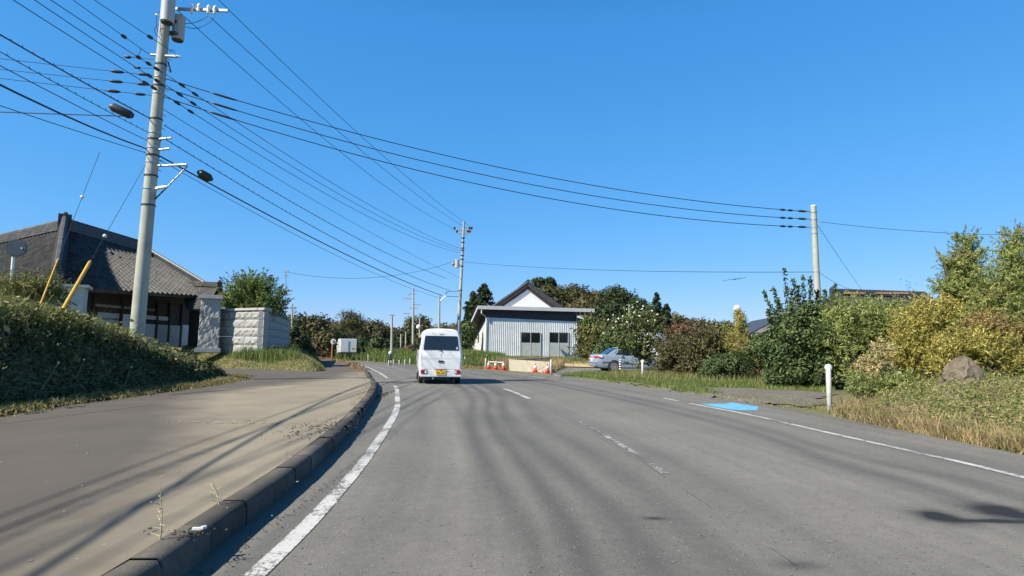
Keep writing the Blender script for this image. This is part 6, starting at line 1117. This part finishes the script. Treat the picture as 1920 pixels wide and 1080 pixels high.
# centre bank below the corrugated building
P = in_view(scatter_pts([(-9, 46), (-6.2, 41.8), (-3.4, 38.2), (-1.6, 41.8), (3, 42.2), (10, 42.4), (12, 50), (8, 56), (-4, 54), (-9, 60), (-14, 55)], 60000)); 
zc = height(P); hz = np.where(P[:, 0] < 3.5, 1.0, .5)
o_ = P[:, 0] < -.5; cov(blades('embankment_grass', P[~o_], .08, .34, .03, M['l_bank'], .7), 'lower browner grass on the bank in front of the building doors', 'grass'); P = P[o_]; cov(blades('embankment_grass', P, .15, .55, .03, M['l_green'], .5), 'tall green and brown grass on the bank before the corrugated building', 'grass')
P = in_view(scatter_pts([(-9, 46.3), (-6.4, 42.2), (-3.2, 37.6), (-1.5, 35.5), (-1.6, 36.5), (-3, 40), (-8, 47)], 7000)); cov(blades('roadside_grass', P, .05, .2, .025, M['l_straw'], .7), 'short dry grass at the road edge behind the van', 'grass')
P = in_view(scatter_pts([(-14, 53.5), (-9, 46.5), (-9, 50), (-14, 60), (-30, 74), (-32, 70)], 9000)); cov(blades('roadside_grass', P, .2, .8, .05, M['l_green'], .5), 'grass clumps along the far outside of the bend', 'grass')
# strip between road and car park / gravel
P = in_view(scatter_pts([G(1045, 704.5).xy, G(1082, 707).xy, G(1200, 722).xy, G(1300, 740).xy, G(1360, 741).xy, G(1300, 728).xy, G(1400, 728).xy, G(1560, 741).xy, G(1570, 728).xy, G(1400, 712).xy, G(1230, 704).xy, G(1100, 700).xy], 52000)); cov(blades('verge_grass', P, .04, .20, .014, M['l_green'], .8), 'low green grass strip between the road and the shrubs on the right', 'grass')
P = in_view(scatter_pts([G(1140, 712).xy, G(1220, 718).xy, G(1420, 724).xy, G(1500, 728).xy, G(1450, 708).xy, G(1250, 700).xy, G(1150, 703).xy], 14000)); cov(blades('weedy_grass', P, .12, .42, .016, M['l_bank'], .6), 'taller weedy grass around the white post and striped post', 'grass')
P = in_view(scatter_pts([G(1120, 712).xy, G(1300, 744).xy, G(1560, 776).xy, G(1580, 760).xy, G(1500, 752).xy, G(1300, 733).xy], 5000)); cov(blades('sparse_grass', P, .02, .09, .012, M['l_grass'], 1.0), 'sparse short grass on the gravel beside the road', 'grass')
# big weed bank on the right
wp = [G(1560, 777).xy, G(1600, 789).xy, G(1750, 818).xy, G(1925, 850).xy, (7.1, 5.5), (13, 5.5), (16, 15), (10.5, 16.5), (8.2, 14.6)]
P = in_view(scatter_pts(wp, 150000), x1=2100); d = sdist(P, wp+[]); n = len(P); Z = height(P); tall = np.clip(d/1.3, .12, 1)
lump = .5+.5*np.clip(vnoise(P, 1.6, 4)+.4, 0, 1)
h_ = NR.random(n)**.9*(.62*tall*lump+.05+.35*np.clip(P[:, 0]-11, 0, 1)); P3 = np.column_stack([P, Z+h_]); far_ = d > .22
cov(leaves('weed_leaves', P3[far_], np.tile([-.2, -.5, .7], (far_.sum(), 1)), .062, M['l_bank'], None, .3), 'thick mass of grey green weeds on the right verge', 'weeds')
sel = (d < .75); P4 = P[sel]; P4 = np.vstack([P4, P4+NR.normal(size=P4.shape)*.1, P4+NR.normal(size=P4.shape)*.1]); P4 = P4[sdist(P4, wp) > -.1]; Pd = P[(d < 1.6) & (NR.random(n) < .16)]; cov(blades('dead_stems', Pd, .1, .42, .010, M['l_tan'], .8), 'dead tan stems mixed into the lower weeds of the right verge', 'weeds'); kk = NR.random(len(P4)) < .8; cov(blades('fringe_grass', P4[~kk], .04, .26, .014, M['l_grass'], .8), 'mixed green and dry grass mingled along the right road edge', 'grass'); cov(blades('dry_grass', P4[kk], .03, .22, .014, M['l_tan'], 1.0), 'straw coloured dry grass fringe between weeds and road', 'grass')

def far_wood(label, prof, Y, mat, n, ls):
    xs = [p[0] for p in prof]; X = NR.uniform(xs[0], xs[-1], n//12); tz = np.interp(X, xs, [p[1] for p in prof])+4*np.sin(X*.35)+3*np.sin(X*.9+1); C_ = []
    for x, y in zip(X, tz):
        t_ = NR.random()**1.5; p = D(x, y+t_*34, Y); C_.append((p.x, Y+NR.uniform(-6, 6)-4*t_, max(p.z, 0)))
    C_ = np.array(C_); P, Nn = clumps(C_, np.tile([0, -.4, .6], (len(C_), 1)), 12, 1.1); return tag(leaves('far_wood', P, Nn, ls, M[mat], None, .6), label, 'woodland', kind='stuff')
far_wood('distant wooded slope behind the reddish and brown shrubs', [(1180, 585), (1270, 603), (1330, 612), (1400, 630), (1480, 640), (1600, 640)], 118, 'l_wood', 30000, .55)
far_wood('distant dark wood closing the view beyond the far bend', [(500, 622), (560, 620), (620, 612), (700, 620), (760, 628), (830, 622), (900, 612)], 112, 'l_wood', 34000, .55)
far_wood('dense wood filling the rise behind the storehouse', [(1000, 560), (1040, 556), (1100, 556), (1150, 562), (1200, 590), (1240, 606)], 114, 'l_wood2', 24000, .55)

P = in_view(scatter_pts([(wa.x-.2, wa.y+.5), (wb.x+.3, wb.y+.5), (3.6, 41.5), (-1.2, 41.5)], 9000)); cov(blades('dead_grass', P, .15, .75, .03, M['l_tan'], .6), 'dead brown grass behind the low beige wall', 'grass')

P = []
for i in range(900):
    j = rnd.randrange(len(KERB)-1)
    if 5.5 < KERB[j][1] < 24:
        for _ in range(3): P.append((KERB[j][0]-.19-abs(NR.normal())*.05, KERB[j][1]+NR.normal()*.2))
P = np.array(P); P = P[vnoise(P, 2.6, 9) > .15]; cov(blades('kerb_weeds', P, .02, .10, .007, M['l_tan'], 1.1, zf=np.full(len(P), .165)), 'sparse dry weeds rooted along the back of the kerb', 'weeds')

for lab, cx0, cy0, n_, sx_, sy_, mt, sz in (('gravel specks washed along the right road edge', 1500, 772, 220, .12, 1.5, 'soil', .012), ('gravel specks beside the nearest white marker post', 1600, 800, 160, .25, .9, 'soil', .012), ('dark grit lying in the gutter by the kerb', 560, 950, 160, .05, 1.6, 'bark', .012)):
    debris('grit', lab, cx0, cy0, n_, sx_, sy_, mt, sz, .003)
